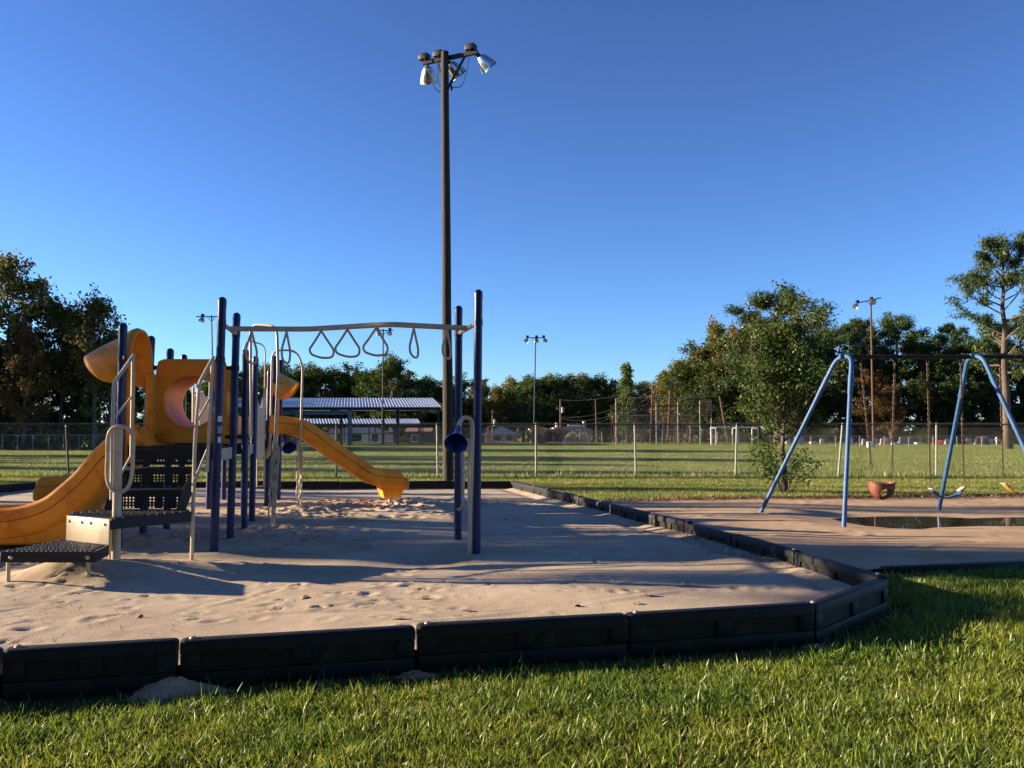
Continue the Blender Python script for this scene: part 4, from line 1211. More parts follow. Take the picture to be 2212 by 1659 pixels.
def flood(box_px, neck_px, axis, L=0.40, R=0.245, dd=0.0, wire=None):
    t = (box_px[0] - 913) / 118.0; bp_ = aL.lerp(aR, t) + fo + Vector((0, 0, 0.15)); d = bp_.y + dd
    m = MB(); m.rbox(bp_, (0.27, 0.24, 0.17), 0.03, aR - aL); fl = m.build('ballast_box', 'dark_steel', LP)
    nk = P(*neck_px, d); ax = Vector(axis).normalized()
    m = MB(); m.tube([bp_ + Vector((0, 0, -0.05)), nk + ax * 0.03], 0.052, 12); m.build('neck', 'dark_steel', fl)
    pr_ = [(0.055, 0), (0.10, 0.03 * L), (0.145, 0.22 * L), (0.19, 0.5 * L), (0.228, 0.8 * L), (R, L), (R * 1.03, L + 0.008), (R * 0.98, L + 0.004), (0.215, 0.8 * L), (0.17, 0.5 * L), (0.10, 0.2 * L), (0.02, 0.1 * L)]
    m = MB(); m.lathe(pr_, nk, ax, 28); rf = m.build('reflector', 'reflector', fl)
    m = MB(); m.lathe([(R * 0.965, 0), (R * 0.7, 0.02), (0.001, 0.03)], nk + ax * (L - 0.008), ax, 24); m.build('lens', 'lens', rf)
    if wire:
        m = MB(); pts = [bp_ + Vector((0, -0.13, -0.05))] + [P(x, y, d - 0.14) for x, y in wire]; m.tube(smooth_path(pts, 6), 0.011, 6); m.build('cable', 'wire_dark', fl)
flood((916, 127), (923, 144), (0.06, 0.62, -0.78), wire=[(926, 150), (931, 170), (937, 186), (945, 196), (956, 199)])
flood((948, 118), (972, 135), (0.55, 0.45, -0.70), wire=[(946, 140), (946, 172), (950, 184), (957, 190)])
flood((1017, 103), (1037, 121), (0.62, 0.30, -0.72), wire=[(1012, 130), (1007, 160), (1000, 180), (992, 188), (976, 189)])
m = MB(); m.rbox(P(975.5, 190, DP - 0.05), (0.05, 0.07, 0.12), 0.01); m.build('junction_box', 'dark_steel', LP)

# ================================================================== chain link fence across the view
DF = 25.6
def wire_net(a, b, z0, z1, pitch, r, mat, parent, fn=None):
    """two sets of slanting wires = diamond mesh, three sided wires"""
    a = Vector(a); b = Vector(b); L = (b - a).length; u = (b - a).normalized(); w = Vector((-u.y, u.x, 0)); H = z1 - z0
    V, F = [], []; n = int((L + H) / pitch)
    sec = [(math.cos(t) * r, math.sin(t) * r) for t in (0.5, 2.6, 4.7)]
    for sgn in (1, -1):
        for i in range(n + 1):
            s0 = -H + i * pitch if sgn > 0 else i * pitch
            t0, t1 = s0, s0 + sgn * H
            za, zb_ = z0, z1
            if sgn > 0:
                if t0 < 0: za = z0 - t0; t0 = 0
                if t1 > L: zb_ = z1 - (t1 - L); t1 = L
            else:
                if t0 > L: za = z0 + (t0 - L); t0 = L
                if t1 < 0: zb_ = z1 + t1; t1 = 0
            if zb_ - za < 0.02: continue
            o = len(V); pa = a + u * t0; pb = a + u * t1
            for (p, z) in ((pa, za), (pb, zb_)):
                for (c, s) in sec:
                    V.append((p.x + u.x * c + w.x * (s + sgn * r), p.y + u.y * c + w.y * (s + sgn * r), z))
            for k in range(3):
                F += [o + k, o + (k + 1) % 3, o + 3 + (k + 1) % 3, o + 3 + k]
    org = ORG[parent.name]; V = np.array(V, np.float32) - np.array(org, np.float32)
    me = np_mesh('wire_mesh', V, np.array(F), 4, mat)
    o = bpy.data.objects.new('wire_mesh', me); COL.objects.link(o); o.parent = parent; o['kind'] = 'stuff'
    return o
FN = thing('chain_link_fence', (P(1158, 1033, DF).x, DF, 0), 'chain link fence with pale posts and dark top rail along the ball field', 'fence')
zt = P(1158, 913, DF).z
posts = [(-70, 0), (150, -7), (297, 0), (508, 0), (727, 0), (946, -2), (1158, 0), (1374, -3), (1588, 4), (1809, 11), (2022, 1), (2240, 0), (2455, 0)]
for x, lean in posts:
    b = P(x, 1033, DF); b.z = -0.25; t = P(x + lean, 916 if x > 300 else 920, DF); dark = x in (-70, 150, 727, 297, 508)
    m = MB(); m.tube([b, t + Vector((0, 0, 0.0))], 0.030, 12); o = m.build('fence_post', 'fence_dark' if dark else 'galv_dull', FN)
    c = MB(); c.lathe([(0.034, -0.03), (0.034, 0.01), (0.022, 0.03), (0.0005, 0.036)], t, (0, 0, 1), 10); c.build('post_cap', 'galv_dull', o)
xa, xb = P(-160, 900, DF).x, P(2500, 900, DF).x
rp = []
for k in range(30):
    t = k / 29; rp.append((xa + (xb - xa) * t, DF - 0.045, zt - 0.045 + 0.006 * math.sin(k * 1.7)))
m = MB(); m.tube(rp, 0.021, 8); m.build('top_rail', 'fence_dark', FN)
wire_net((xa, DF - 0.075, 0), (xb, DF - 0.075, 0), 0.03, zt - 0.0, 0.082, 0.0030, 'wire', FN)
def low_fence(name, label, xa, xb, d, h, step, mat='galv_dull', mesh=0.12, d2=None):
    d2 = d2 or d
    a = P(xa, 960, d); b = P(xb, 960, d2); a.z = b.z = 0
    t = thing(name, tuple((a + b) / 2), label, 'fence')
    n = int((b - a).length / step)
    for k in range(n + 1):
        p = a.lerp(b, k / n); m = MB(); m.tube([(p.x, p.y, -0.2), (p.x + random.uniform(-0.03, 0.03), p.y, h)], 0.026, 8); m.build('fence_post', mat, t)
    m = MB(); m.tube([(a.x, a.y - 0.04, h - 0.02), (b.x, b.y - 0.04, h - 0.02)], 0.02, 8); m.build('top_rail', mat, t)
    wire_net((a.x, a.y - 0.07, 0), (b.x, b.y - 0.07, 0), 0.02, h - 0.02, mesh, 0.0035, 'wire', t)
low_fence('wire_fence', 'low wire fence before the dark woods on the left of the field', -160, 600, 59.6, 1.05, 1.0, mesh=0.16)
low_fence('wire_fence', 'low wire fence along the front of the graveyard', 1700, 2330, 71, 0.92, 1.9, mesh=0.16)
low_fence('wire_fence', 'wire fence in front of the pink building and dome climber', 1015, 1300, 89, 1.25, 2.2, mesh=0.2)

# ================================================================== distant field lights
def far_light(label, xb, yb, xt, yt, d, heads, mat='rust', r=0.075, arm=(-0.9, 0.9), tilt=0.0):
    b = P(xb, yb, d); b.z = -0.2; t = P(xt, yt, d)
    th = thing('field_light', (b.x, d, 0), label, 'light pole', 'field light poles')
    m = MB(); m.tube([b, t], [r, r * 0.75], 10); m.build('pole', mat, th)
    u = Vector((1, 0, tilt)).normalized(); z = t - Vector((0, 0, 0.12))
    m = MB(); m.beam(z + u * arm[0], z + u * arm[1], 0.07, 0.08); ar = m.build('crossarm', mat, th)
    for sx in (-1, 1):
        m = MB(); m.beam(z + u * 0.35 * sx, t - Vector((0, 0, 0.55)), 0.04, 0.04); m.build('brace', mat, ar)
    for (hx, ax) in heads:
        p = z + u * hx + Vector((0, 0, 0.02)); ax = Vector(ax).normalized()
        m = MB(); m.rbox(p + Vector((0, 0, 0.12)), (0.26, 0.22, 0.18), 0.03); m.build('ballast_box', 'dark_steel', th)
        m = MB(); m.lathe([(0.05, 0), (0.14, 0.06), (0.20, 0.22), (0.245, 0.36), (0.25, 0.37), (0.2, 0.25), (0.02, 0.08)], p + ax * 0.10, ax, 16); m.build('floodlight', 'reflector', th)
far_light('slim light pole rising behind the crawl tunnel', 462, 985, 457, 681, 74, [(-0.75, (0, -0.5, -0.8)), (0.75, (0.3, -0.3, -0.8))], 'dark_steel', arm=(-1.3, 0.9))
far_light('slim light pole in front of the metal roofed pavilion', 826, 961, 828, 711, 79, [(0.6, (0, -0.6, -0.7)), (-0.5, (0.2, 0.5, -0.8))], 'dark_steel')
far_light('slim light pole standing beyond the fence by the pink building', 1153, 959, 1157, 727, 86, [(-0.8, (-0.3, -0.4, -0.8)), (0.8, (0.3, -0.3, -0.8)), (0.1, (0, 0.6, -0.7))], 'dark_steel')
far_light('light pole rising out of the big pine crown', 1630, 960, 1622, 693, 82, [(-0.75, (-0.5, -0.4, -0.6)), (-0.2, (0, -0.6, -0.7))], 'rust', tilt=0.12)
far_light('rusty light pole standing behind the swing beam', 1887, 966, 1881, 645, 70, [(-1.1, (-0.5, -0.3, -0.75)), (0.05, (0.0, -0.75, -0.5))], 'rust', r=0.09, arm=(-1.15, 0.85), tilt=0.22)
p = P(1880, 967, 69.5); m = MB(); m.rbox((p.x, 69.5, 0.22), (0.5, 0.3, 0.5), 0.08, seg=3); tag(m.build('meter_box', 'white_paint', org=(p.x, 69.5, 0)), 'small white meter box at the foot of the rusty light pole', 'meter box')

# ================================================================== pavilion and dugout with ribbed metal roofs
def ribbed_roof(a, b, c, d, name, par, n):
    """a-b eave, d-c ridge; n ribs running down the slope, trapezoid profile"""
    a, b, c, d = map(Vector, (a, b, c, d)); nrm = (b - a).cross(d - a).normalized()
    if nrm.z < 0: nrm = -nrm
    vs, fs = [], []; prof = [(0, 0), (0.55, 0), (0.66, 0.05), (0.88, 0.05), (1.0, 0)]
    ts = []
    for i in range(n):
        for (t, h) in prof[:-1]: ts.append(((i + t) / n, h))
    ts.append((1, 0))
    for (t, h) in ts:
        vs.append(a.lerp(b, t) + nrm * h); vs.append(d.lerp(c, t) + nrm * h)
    for i in range(len(ts) - 1): fs.append((2 * i, 2 * i + 2, 2 * i + 3, 2 * i + 1))
    m = MB().add(vs, fs); o = m.build(name, 'metal_roof', par, smooth=0)
    md = o.modifiers.new('thick', 'SOLIDIFY'); md.thickness = 0.03
    return o
dv = 80.0
e0, e1 = P(470, 878, dv), P(954, 881, dv); r0, r1 = P(500, 857, dv + 7), P(934, 863.5, dv + 7)
e1.z = e0.z = (e0.z + e1.z) / 2; r1.z = r0.z = (r0.z + r1.z) / 2
PV = thing('pavilion', ((e0.x + e1.x) / 2, dv + 3, 0), 'open pavilion with a ribbed metal roof on steel posts behind the field', 'pavilion')
ribbed_roof(e0, e1, r1, r0, 'roof', PV, 72)
ribbed_roof(Vector((e0.x, dv + 14, e0.z)), Vector((e1.x, dv + 14, e1.z)), r1 + Vector((0, 0.05, 0)), r0 + Vector((0, 0.05, 0)), 'roof', PV, 72)
m = MB(); m.beam(e0 + Vector((0.1, 0.25, -0.14)), e1 + Vector((-0.1, 0.25, -0.14)), 0.12, 0.26); m.build('eave_beam', 'dark_steel', PV)
for x, mt, r in ((560, 'steel_blue', 0.12), (640, 'steel_blue', 0.12), (755, 'steel_blue', 0.17), (737, 'rust', 0.12), (828, 'rust', 0.10), (859, 'dark_steel', 0.14), (908, 'rust', 0.07), (947, 'dark_steel', 0.09)):
    dd = dv + (0.4 if mt != 'rust' else 5)
    p = P(x, 960, dd); m = MB(); m.box((p.x, dd, (e0.z - 0.2) / 2 - 0.1), (2 * r, 2 * r, e0.z - 0.0)); m.build('column', mt, PV)
m = MB(); pa_, pb_ = P(560, 886, dv + 0.4), P(755, 886, dv + 0.4); m.beam((pa_.x, dv + 0.7, e0.z - 0.5), (pb_.x, dv + 0.7, e0.z - 0.5), 0.2, 0.36); m.build('tie_beam', 'steel_blue', PV)
for k in range(5):
    x = e0.x + 1.5 + k * (e1.x - e0.x - 3) / 4; m = MB(); m.beam((x, dv + 0.5, e0.z - 0.3), (x, dv + 13.5, e0.z - 0.3), 0.1, 0.2); m.build('rafter', 'dark_steel', PV)
dg = 95.0
e0, e1 = P(520, 918, dg), P(912, 921, dg); r0, r1 = P(520, 905, dg + 5), P(902, 905.5, dg + 5)
e1.z = e0.z; r1.z = r0.z
DG = thing('dugout', ((e0.x + e1.x) / 2, dg + 2.5, 0), 'low dugout with a bright ribbed metal roof behind the pavilion', 'dugout')
ribbed_roof(e0, e1, r1, r0, 'roof', DG, 60)
for k in range(8):
    x = e0.x + 0.4 + k * (e1.x - e0.x - 0.8) / 7
    m = MB(); m.box((x, dg + 0.3, e0.z / 2 - 0.1), (0.12, 0.12, e0.z)); m.build('column', 'fence_dark', DG)
m = MB(); m.beam((e0.x + 0.1, dg + 0.3, e0.z - 0.14), (e1.x - 0.1, dg + 0.3, e0.z - 0.14), 0.10, 0.18); m.build('eave_beam', 'fence_dark', DG)
for k in range(8):
    x = e0.x + 0.4 + k * (e1.x - e0.x - 0.8) / 7
    m = MB(); m.box((x, dg + 4.7, r0.z / 2 - 0.12), (0.12, 0.12, r0.z)); m.build('column', 'fence_dark', DG)
m = MB(); m.box(((e0.x + e1.x) / 2, dg + 4.2, 0.42), (e1.x - e0.x - 0.6, 0.4, 0.06)); m.build('bench', 'bleacher_wood', DG)

# ================================================================== houses beyond the field
def gz(y): return 0 if y < 98 else max(-1.5, -1.5 * (y - 98) / 37.0)
def house(name, label, x0, x1, y_eave, y_ridge, d, depth, wall, roof, ov=0.5, wins=(), cat='house', hip=False):
    a = P(x0, y_eave, d); b = P(x1, y_eave, d); ze = a.z; zr_ = P(x0, y_ridge, d + depth / 2).z; g = gz(d) - 0.3
    t = thing(name, ((a.x + b.x) / 2, d + depth / 2, gz(d)), label, cat)
    m = MB(); vs = [(a.x, d, g), (b.x, d, g), (b.x, d + depth, g), (a.x, d + depth, g), (a.x, d, ze), (b.x, d, ze), (b.x, d + depth, ze), (a.x, d + depth, ze), (a.x, d + depth / 2, zr_ - 0.08), (b.x, d + depth / 2, zr_ - 0.08)]
    m.add(vs, [(0, 1, 5, 4), (2, 3, 7, 6), (1, 2, 6, 9, 5), (3, 0, 4, 8, 7)]); w = m.build('wall', wall, t, smooth=0)
    m = MB(); k = ov / (depth / 2) * (zr_ - ze); i = depth * 0.35 if hip else 0
    vs = [(a.x - ov, d - ov, ze - k), (b.x + ov, d - ov, ze - k), (b.x + ov - i, d + depth / 2, zr_), (a.x - ov + i, d + depth / 2, zr_), (b.x + ov, d + depth + ov, ze - k), (a.x - ov, d + depth + ov, ze - k)]
    m.add(vs, [(0, 1, 2, 3), (3, 2, 4, 5)] + ([(1, 4, 2), (0, 3, 5)] if hip else [])); r = m.build('roof', roof, t, smooth=0, fix=False); md = r.modifiers.new('thick', 'SOLIDIFY'); md.thickness = 0.12
    for (f, z0, ww, hh) in wins:
        x = a.x + (b.x - a.x) * f
        m = MB(); m.box((x, d - 0.02, z0 + hh / 2 + gz(d)), (ww + 0.16, 0.08, hh + 0.16)); o = m.build('window', 'white_paint', t, smooth=0)
        m = MB(); m.box((x, d - 0.05, z0 + hh / 2 + gz(d)), (ww, 0.06, hh)); m.build('pane', 'window_dark', o, smooth=0)
    return t
house('brick_house', 'pale brick house with a dark blue roof behind the dugout', 706, 836, 934, 923, 126, 8, 'brick_white', 'roof_blue', 0.6, [(0.2, 0.9, 1.0, 1.0), (0.5, 0.9, 1.4, 1.0), (0.8, 0.9, 1.0, 1.0)], hip=True)
house('garden_shed', 'small dark shed with a red brown side next to the brick house', 878, 930, 931, 924, 122, 4, 'roof_blue', 'roof_brown', 0.2, [(0.35, 0.8, 0.8, 0.8)], 'shed')
house('pink_house', 'pinkish house with a blue grey hipped roof at the field edge', 1046, 1118, 938, 922, 120, 8, 'brick_pink', 'roof_blue', 0.7, [(0.4, 0.8, 1.0, 1.0), (0.75, 0.8, 1.0, 1.0)], hip=True)
def flat_building():
    d = 124; a, b, c = P(1147, 930, d), P(1197, 930, d), P(1279, 930, d + 1); g = gz(d)
    t = thing('flat_roofed_building', ((a.x + c.x) / 2, d + 5, g), 'flat roofed pink building with a taller curved wing and roof vents', 'building')
    zt = a.z + 0.1
    m = MB(); m.box(((a.x + b.x) / 2, d + 3, (zt + g - 0.3) / 2), (b.x - a.x, 6, zt - g + 0.3)); m.build('wing', 'brick_pink', t, smooth=0)
    m = MB(); m.box(((a.x + b.x) / 2, d + 3, zt + 0.08), (b.x - a.x + 0.5, 6.5, 0.16)); m.build('fascia', 'white_paint', t, smooth=0)
    vs, fs = [], []; N = 10; z2 = P(1240, 925, d).z
    for k in range(N + 1):
        q = k / N; x = b.x + 0.02 + (c.x - b.x) * q; z = z2 + 0.28 * math.sin(PI * min(1, q * 0.9 + 0.1)) - 0.35 * max(0, q - 0.7)
        for (yy, zz) in ((d + 2.5, g - 0.3), (d + 2.5, z), (d + 12, z), (d + 12, g - 0.3)): vs.append((x, yy, zz))
    for k in range(N):
        for j in range(3): fs.append((k * 4 + j, (k + 1) * 4 + j, (k + 1) * 4 + j + 1, k * 4 + j + 1))
    fs += [(0, 1, 2, 3), (N * 4 + 3, N * 4 + 2, N * 4 + 1, N * 4)]
    MB().add(vs, fs).build('hall', 'brick_pink', t, smooth=0)
    m = MB(); m.box((b.x + 1.9, d + 1.3, zt - 0.25), (5.2, 2.4, 0.16)); m.build('canopy', 'dark_steel', t, smooth=0)
    for x in (b.x + 1.2, b.x + 4.3):
        m = MB(); m.box((x, d + 0.3, (zt - 0.33 + g - 0.2) / 2), (0.12, 0.12, zt - 0.33 - g + 0.2)); m.build('canopy_post', 'galv_dull', t, smooth=0)
    for (x, w, h) in ((b.x + 3.2, 1.9, 0.55), (b.x + 4.6, 0.35, 0.9), (b.x + 0.6, 0.35, 0.7)):
        m = MB(); m.rbox((x, d + 5, z2 + h / 2 + 0.1), (w, 1.0, h), 0.05); m.build('roof_vent', 'white_paint', t)
    for x in (a.x + 1.2, a.x + 2.3):
        m = MB(); m.box((x, d - 0.01, g + 1.4), (0.7, 0.06, 0.9)); m.build('window', 'window_dark', t, smooth=0)
flat_building()

# ================================================================== far playground things
DC = thing('dome_climber', (P(1247, 957, 93).x, 93, 0), 'white geodesic dome climber in front of the pink building', 'climber')
c = Vector((P(1247, 957, 93).x, 93, 0)); R = 1.45; lv = [(1.0, 0.0, 10, 0), (0.86, 0.5, 10, 0.5), (0.55, 0.83, 5, 0.25), (0.001, 1.0, 1, 0)]; rings = []
for (rr, zz, n, ph) in lv: rings.append([c + Vector((R * rr * math.cos(2 * PI * (k + ph) / n), R * rr * math.sin(2 * PI * (k + ph) / n), R * zz)) for k in range(n)])
for li, rg in enumerate(rings[:-1]):
    n = len(rg)
    for k in range(n):
        m = MB(); m.tube([rg[k], rg[(k + 1) % n]], 0.013, 6); m.build('bar', 'galv_dull', DC)
        nx = sorted(rings[li + 1], key=lambda q: (q - rg[k]).length)[:2]
        for q in nx: m = MB(); m.tube([rg[k], q], 0.013, 6); m.build('bar', 'galv_dull', DC)
RS = thing('swing_set', (P(1110, 958, 94).x, 94, 0), 'far red pipe swing frame in front of the pinkish house', 'swing frame')
z_ = P(1110, 921, 94).z
for x in (1055, 1166):
    t_ = P(x, 921, 94)
    for s in (-1, 1): m = MB(); m.tube([(t_.x + s * 0.30, 94 + s * 0.9, -0.1), (t_.x, 94, z_)], 0.05, 8); m.build('leg', 'red_paint', RS)
m = MB(); m.tube([(P(1055, 921, 94).x, 94, z_), (P(1166, 921, 94).x, 94, z_)], 0.045, 8); m.build('top_beam', 'galv_dull', RS)
# backstop of pipes and wire
BK = thing('backstop', (P(1465, 960, 83).x, 83, 0), 'tall pipe and wire baseball backstop in front of the bleachers', 'backstop')
bx = [(1331, 861), (1418, 872), (1465, 868), (1512.6, 867), (1537, 866)]
for x, y in bx:
    p = P(x, 960, 83); m = MB(); m.tube([(p.x, 83, -0.2), (p.x, 83, P(x, y, 83).z)], 0.045, 8); m.build('post', 'galv_dull', BK)
for y, xa_, xb_, mt in ((860, 1331, 1524, 'galv_dull'), (876, 1331, 1512, 'fence_dark'), (898, 1331, 1537, 'galv_dull'), (930, 1331, 1537, 'galv_dull'), (867, 1512.6, 1537, 'galv_dull')):
    a, b = P(xa_, y, 83), P(xb_, y - (1.5 if y == 860 else 0), 83); m = MB(); m.tube([a - Vector((0, 0.08, 0)), b - Vector((0, 0.08, 0))], 0.035, 8); m.build('rail', mt, BK)
a, b = P(1331, 960, 83), P(1537, 960, 83)
wire_net((a.x, 82.85, 0), (b.x, 82.85, 0), 0.05, P(1465, 876, 83).z, 0.22, 0.006, 'wire_dark', BK)
a, b = P(1512.6, 960, 83), P(1537, 960, 83); wire_net((a.x, 83.1, 0), (b.x, 83.1, 0), P(1500, 898, 83).z, P(1500, 862, 83).z, 0.07, 0.009, 'rust', BK)
# bleachers
BL = thing('bleachers', (P(1410, 958, 88).x, 88, 0), 'weathered plank bleachers with red end frames behind the backstop', 'bleachers')
xa_, xb_ = P(1322, 950, 88).x, P(1500, 950, 88).x
for k in range(8):
    z = 0.42 + 0.36 * k; d = 87 + 0.65 * k
    m = MB(); m.box(((xa_ + xb_) / 2 + 0.08 * k, d, z), (xb_ - xa_ - 0.15 * k, 0.26, 0.05)); m.build('seat_plank', 'bleacher_wood', BL, smooth=0)
    m = MB(); m.box(((xa_ + xb_) / 2 + 0.08 * k, d + 0.3, z - 0.18), (xb_ - xa_ - 0.15 * k, 0.26, 0.04)); m.build('foot_plank', 'bleacher_wood', BL, smooth=0)
for k in range(7):
    x = xa_ + 0.4 + k * (xb_ - xa_ - 0.8) / 6
    m = MB(); m.beam((x, 86.9, 0.12), (x, 91.9, 2.88), 0.07, 0.09); m.beam((x, 91.9, -0.2), (x, 91.9, 3.9), 0.07, 0.07, (1, 0, 0)); m.beam((x, 89.4, -0.2), (x, 89.4, 1.4), 0.06, 0.06, (1, 0, 0)); m.beam((x, 86.9, 0.05), (x, 91.9, 0.06), 0.06, 0.06)
    m.build('frame', 'red_paint' if k in (0, 2, 5, 6) else 'dark_steel', BL, smooth=0)
for z, mt in ((3.85, 'red_paint'), (3.4, 'red_paint')):
    m = MB(); m.tube([(xa_ + 0.4, 91.95, z), (xb_ - 0.4, 91.95, z)], 0.045, 8); m.build('guard_rail', mt, BL)
# pipe shelter with bench
SH = thing('pipe_shelter', (P(1588, 960, 82).x, 82, 0), 'white pipe frame players bench shelter with wire sides', 'shelter')
zt_ = P(1588, 923, 82).z
xs_ = [P(x, 940, 82).x for x in (1546, 1594, 1637)]
for x in xs_:
    for d in (82, 84): m = MB(); m.tube([(x, d, -0.2), (x, d, zt_)], 0.05, 8); m.build('post', 'white_paint', SH)
for d in (82, 84): m = MB(); m.tube([(xs_[0], d, zt_), (xs_[-1], d, zt_)], 0.05, 8); m.build('rail', 'white_paint', SH)
for x in xs_: m = MB(); m.tube([(x, 82, zt_ - 0.06), (x, 84, zt_ - 0.06)], 0.04, 8); m.build('rail', 'white_paint', SH)
wire_net((xs_[0], 84.1, 0), (xs_[-1], 84.1, 0), 0.03, 1.2, 0.15, 0.006, 'wire', SH)
m = MB(); m.box(((xs_[0] + xs_[-1]) / 2, 83.4, 0.42), (xs_[-1] - xs_[0] - 0.5, 0.35, 0.05)); m.build('bench', 'roof_blue', SH)
# utility poles and wires
def upole(label, x, yt, d, r=0.10, lean=0.0, mat='rust', can=False, xarm=False):
    b = P(x, 960, d); z = P(x, yt, d).z; g = gz(d)
    t = thing('utility_pole', (b.x, d, g), label, 'utility pole', 'utility poles beyond the field')
    m = MB(); m.tube([(b.x + lean, d, g - 0.3), (b.x, d, z)], [r * 1.15, r * 0.85], 8); m.build('pole', mat, t)
    if can: m = MB(); m.lathe([(0.001, 0), (0.2, 0), (0.2, 0.75), (0.12, 0.85), (0.001, 0.86)], (b.x + 0.3, d - 0.1, z - 2.0), (0, 0, 1), 12); m.build('transformer', 'galv_dull', t)
    if xarm: m = MB(); m.beam((b.x - 0.9, d, z - 0.35), (b.x + 0.9, d, z - 0.35), 0.1, 0.12); m.build('crossarm', mat, t)
    return Vector((b.x, d, z))
u0 = upole('utility pole with a crossarm and can left of the pinkish house roof', 1064, 887, 118, 0.12, can=True, xarm=True)
u1 = upole('utility pole with a transformer can behind the flat roofed building', 1211, 862, 128, 0.14, can=True)
u2 = upole('slim bent utility pole between dome climber and bleachers', 1287, 862, 96, 0.075, 0.1)
u3 = upole('dark utility pole rising behind the bleachers', 1411, 834, 97, 0.10, -0.3)
u4 = upole('brown utility pole with a white insulator by the backstop', 1449, 843, 97, 0.13, -0.35)
u5 = upole('leaning brown utility pole right of the backstop', 1556, 856, 94, 0.12, 0.9)
def wire_line(a, b, sag, label, r=0.012):
    a, b = Vector(a), Vector(b); t = [a.lerp(b, k / 14) - Vector((0, 0, sag * (1 - (2 * k / 14 - 1) ** 2))) for k in range(15)]
    m = MB(); m.tube(t, r, 5); tag(m.build('power_line', 'wire_dark', org=tuple(a)), label, 'power line', 'power lines beyond the field')
wire_line(u1 - Vector((0, 0, 0.1)), u3, 0.6, 'topmost thin power line sagging from the transformer pole to the bleachers')
for k, (dz0, dz1, sag) in enumerate(((2.6, 0.4, 1.0), (2.8, 1.0, 1.3), (4.2, 1.6, 0.7))):
    wire_line(u1 - Vector((0, 0, dz0)), u3 - Vector((0, 0, dz1)), sag, 'lower power line of the bundle from the transformer pole to the bleachers')
wire_line(u0, u1 - Vector((0, 0, 0.1)), 0.8, 'thin power line between the crossarm pole and the transformer pole')
wire_line(u3, u5, 0.4, 'thin power line above the backstop')

# ================================================================== graveyard
def stone(x, kind, w, h, d, label, mat):
    p = P(x, 957, d); q = Vector((p.x, d, 0)); m = MB()
    if kind == 'cross':
        m.rbox(q + Vector((0, 0, h / 2)), (0.10, 0.10, h), 0.01); m.rbox(q + Vector((0, -0.06, h * 0.68)), (h * 0.6, 0.04, 0.10), 0.01)
    elif kind == 'flat':
        m.rbox(q + Vector((0, 0, h / 2)), (w, 0.6, h), 0.03)
    else:
        N = 10; pr_ = [(-w / 2, -0.1), (w / 2, -0.1), (w / 2, h * 0.8)] + [(w / 2 * math.cos(PI * k / N), h * 0.8 + h * 0.2 * math.sin(PI * k / N)) for k in range(1, N)] + [(-w / 2, h * 0.8)]
        n = len(pr_); vs = [q + Vector((a, -0.08, b)) for a, b in pr_] + [q + Vector((a, 0.08, b)) for a, b in pr_]
        m.add(vs, [tuple(range(n)), tuple(range(2 * n - 1, n - 1, -1))] + [(i, (i + 1) % n, n + (i + 1) % n, n + i) for i in range(n)])
        m.rbox(q + Vector((0, 0, 0.04)), (w * 1.25, 0.32, 0.14), 0.02)
    return tag(m.build('gravestone', mat, org=tuple(q)), label, 'gravestone', 'gravestones')
wl = 'small pale upright gravestone in the graveyard'; fl_ = 'low flat pale grave marker in the graveyard'; pk = 'pinkish gravestone in the graveyard'; gk = 'dark grey gravestone in the graveyard'
for x in (1702, 1776, 1838, 1867, 1892, 2046, 2140): stone(x, 'up', 0.42, 0.55, 84 + (x * 7 % 9), wl, 'stone')
for x in (1737, 1758, 1795, 1820, 1852, 1936, 1950, 1986, 2178): stone(x, 'flat', 0.8, 0.2, 83 + (x * 5 % 8), fl_, 'stone')
for x in (1908, 1919, 2093, 2112, 2122, 2130): stone(x, 'up', 0.55 if x != 2122 else 1.1, 0.6 if x != 2122 else 0.85, 84 + (x * 3 % 6), pk, 'stone_pink')
for x in (1953, 1976, 1726): stone(x, 'up', 0.9, 0.75, 87, gk, 'stone_grey')
stone(2153, 'cross', 0.1, 0.75, 80, 'small white cross marker in the graveyard', 'white_paint')
m = MB(); q = P(2029, 958, 80)
for k in range(40):
    m.rbox(Vector((q.x + random.gauss(0, 0.25), 80 + random.gauss(0, 0.15), random.uniform(0.05, 0.45))), (0.12, 0.10, 0.08), 0.02, (random.random(), random.random(), 0.1))
tag(m.build('grave_flowers', 'flower_red', org=(q.x, 80, 0)), 'bunch of red flowers on a grave next to the round bush', 'flowers')
# ================================================================== trees
def leaf_arrays(rs, cen, rad, n, size, aspect, palette, flat=0.8, up=0.0, cl_tint=None):
    """n pointed leaves spread over clusters; returns verts (4n,3), faces, tint"""
    k = rs.randint(0, len(cen), n)
    off = rs.randn(n, 3) * 0.5; off[:, 2] *= flat
    c = cen[k] + off * rad[k][:, None]
    a = rs.randn(n, 3); a[:, 2] += up; a /= np.linalg.norm(a, axis=1)[:, None]
    b = np.cross(a, rs.randn(n, 3)); b /= np.linalg.norm(b, axis=1)[:, None]
    s = size * (0.65 + 0.7 * rs.rand(n))[:, None]
    V = np.empty((n, 4, 3)); V[:, 0] = c + a * s; V[:, 1] = c + b * s * aspect + a * s * 0.15; V[:, 2] = c - a * s; V[:, 3] = c - b * s * aspect + a * s * 0.15
    pal = np.array(palette)
    ct = rs.randint(0, len(pal), len(cen)) if cl_tint is None else cl_tint
    col = pal[ct[k]]
    mixc = rs.rand(n) < 0.25; col = np.where(mixc[:, None], pal[rs.randint(0, len(pal), n)], col)
    col = col * (0.75 + 0.5 * rs.rand(n))[:, None]
    return V.reshape(-1, 3), np.arange(4 * n), np.repeat(col, 4, 0)
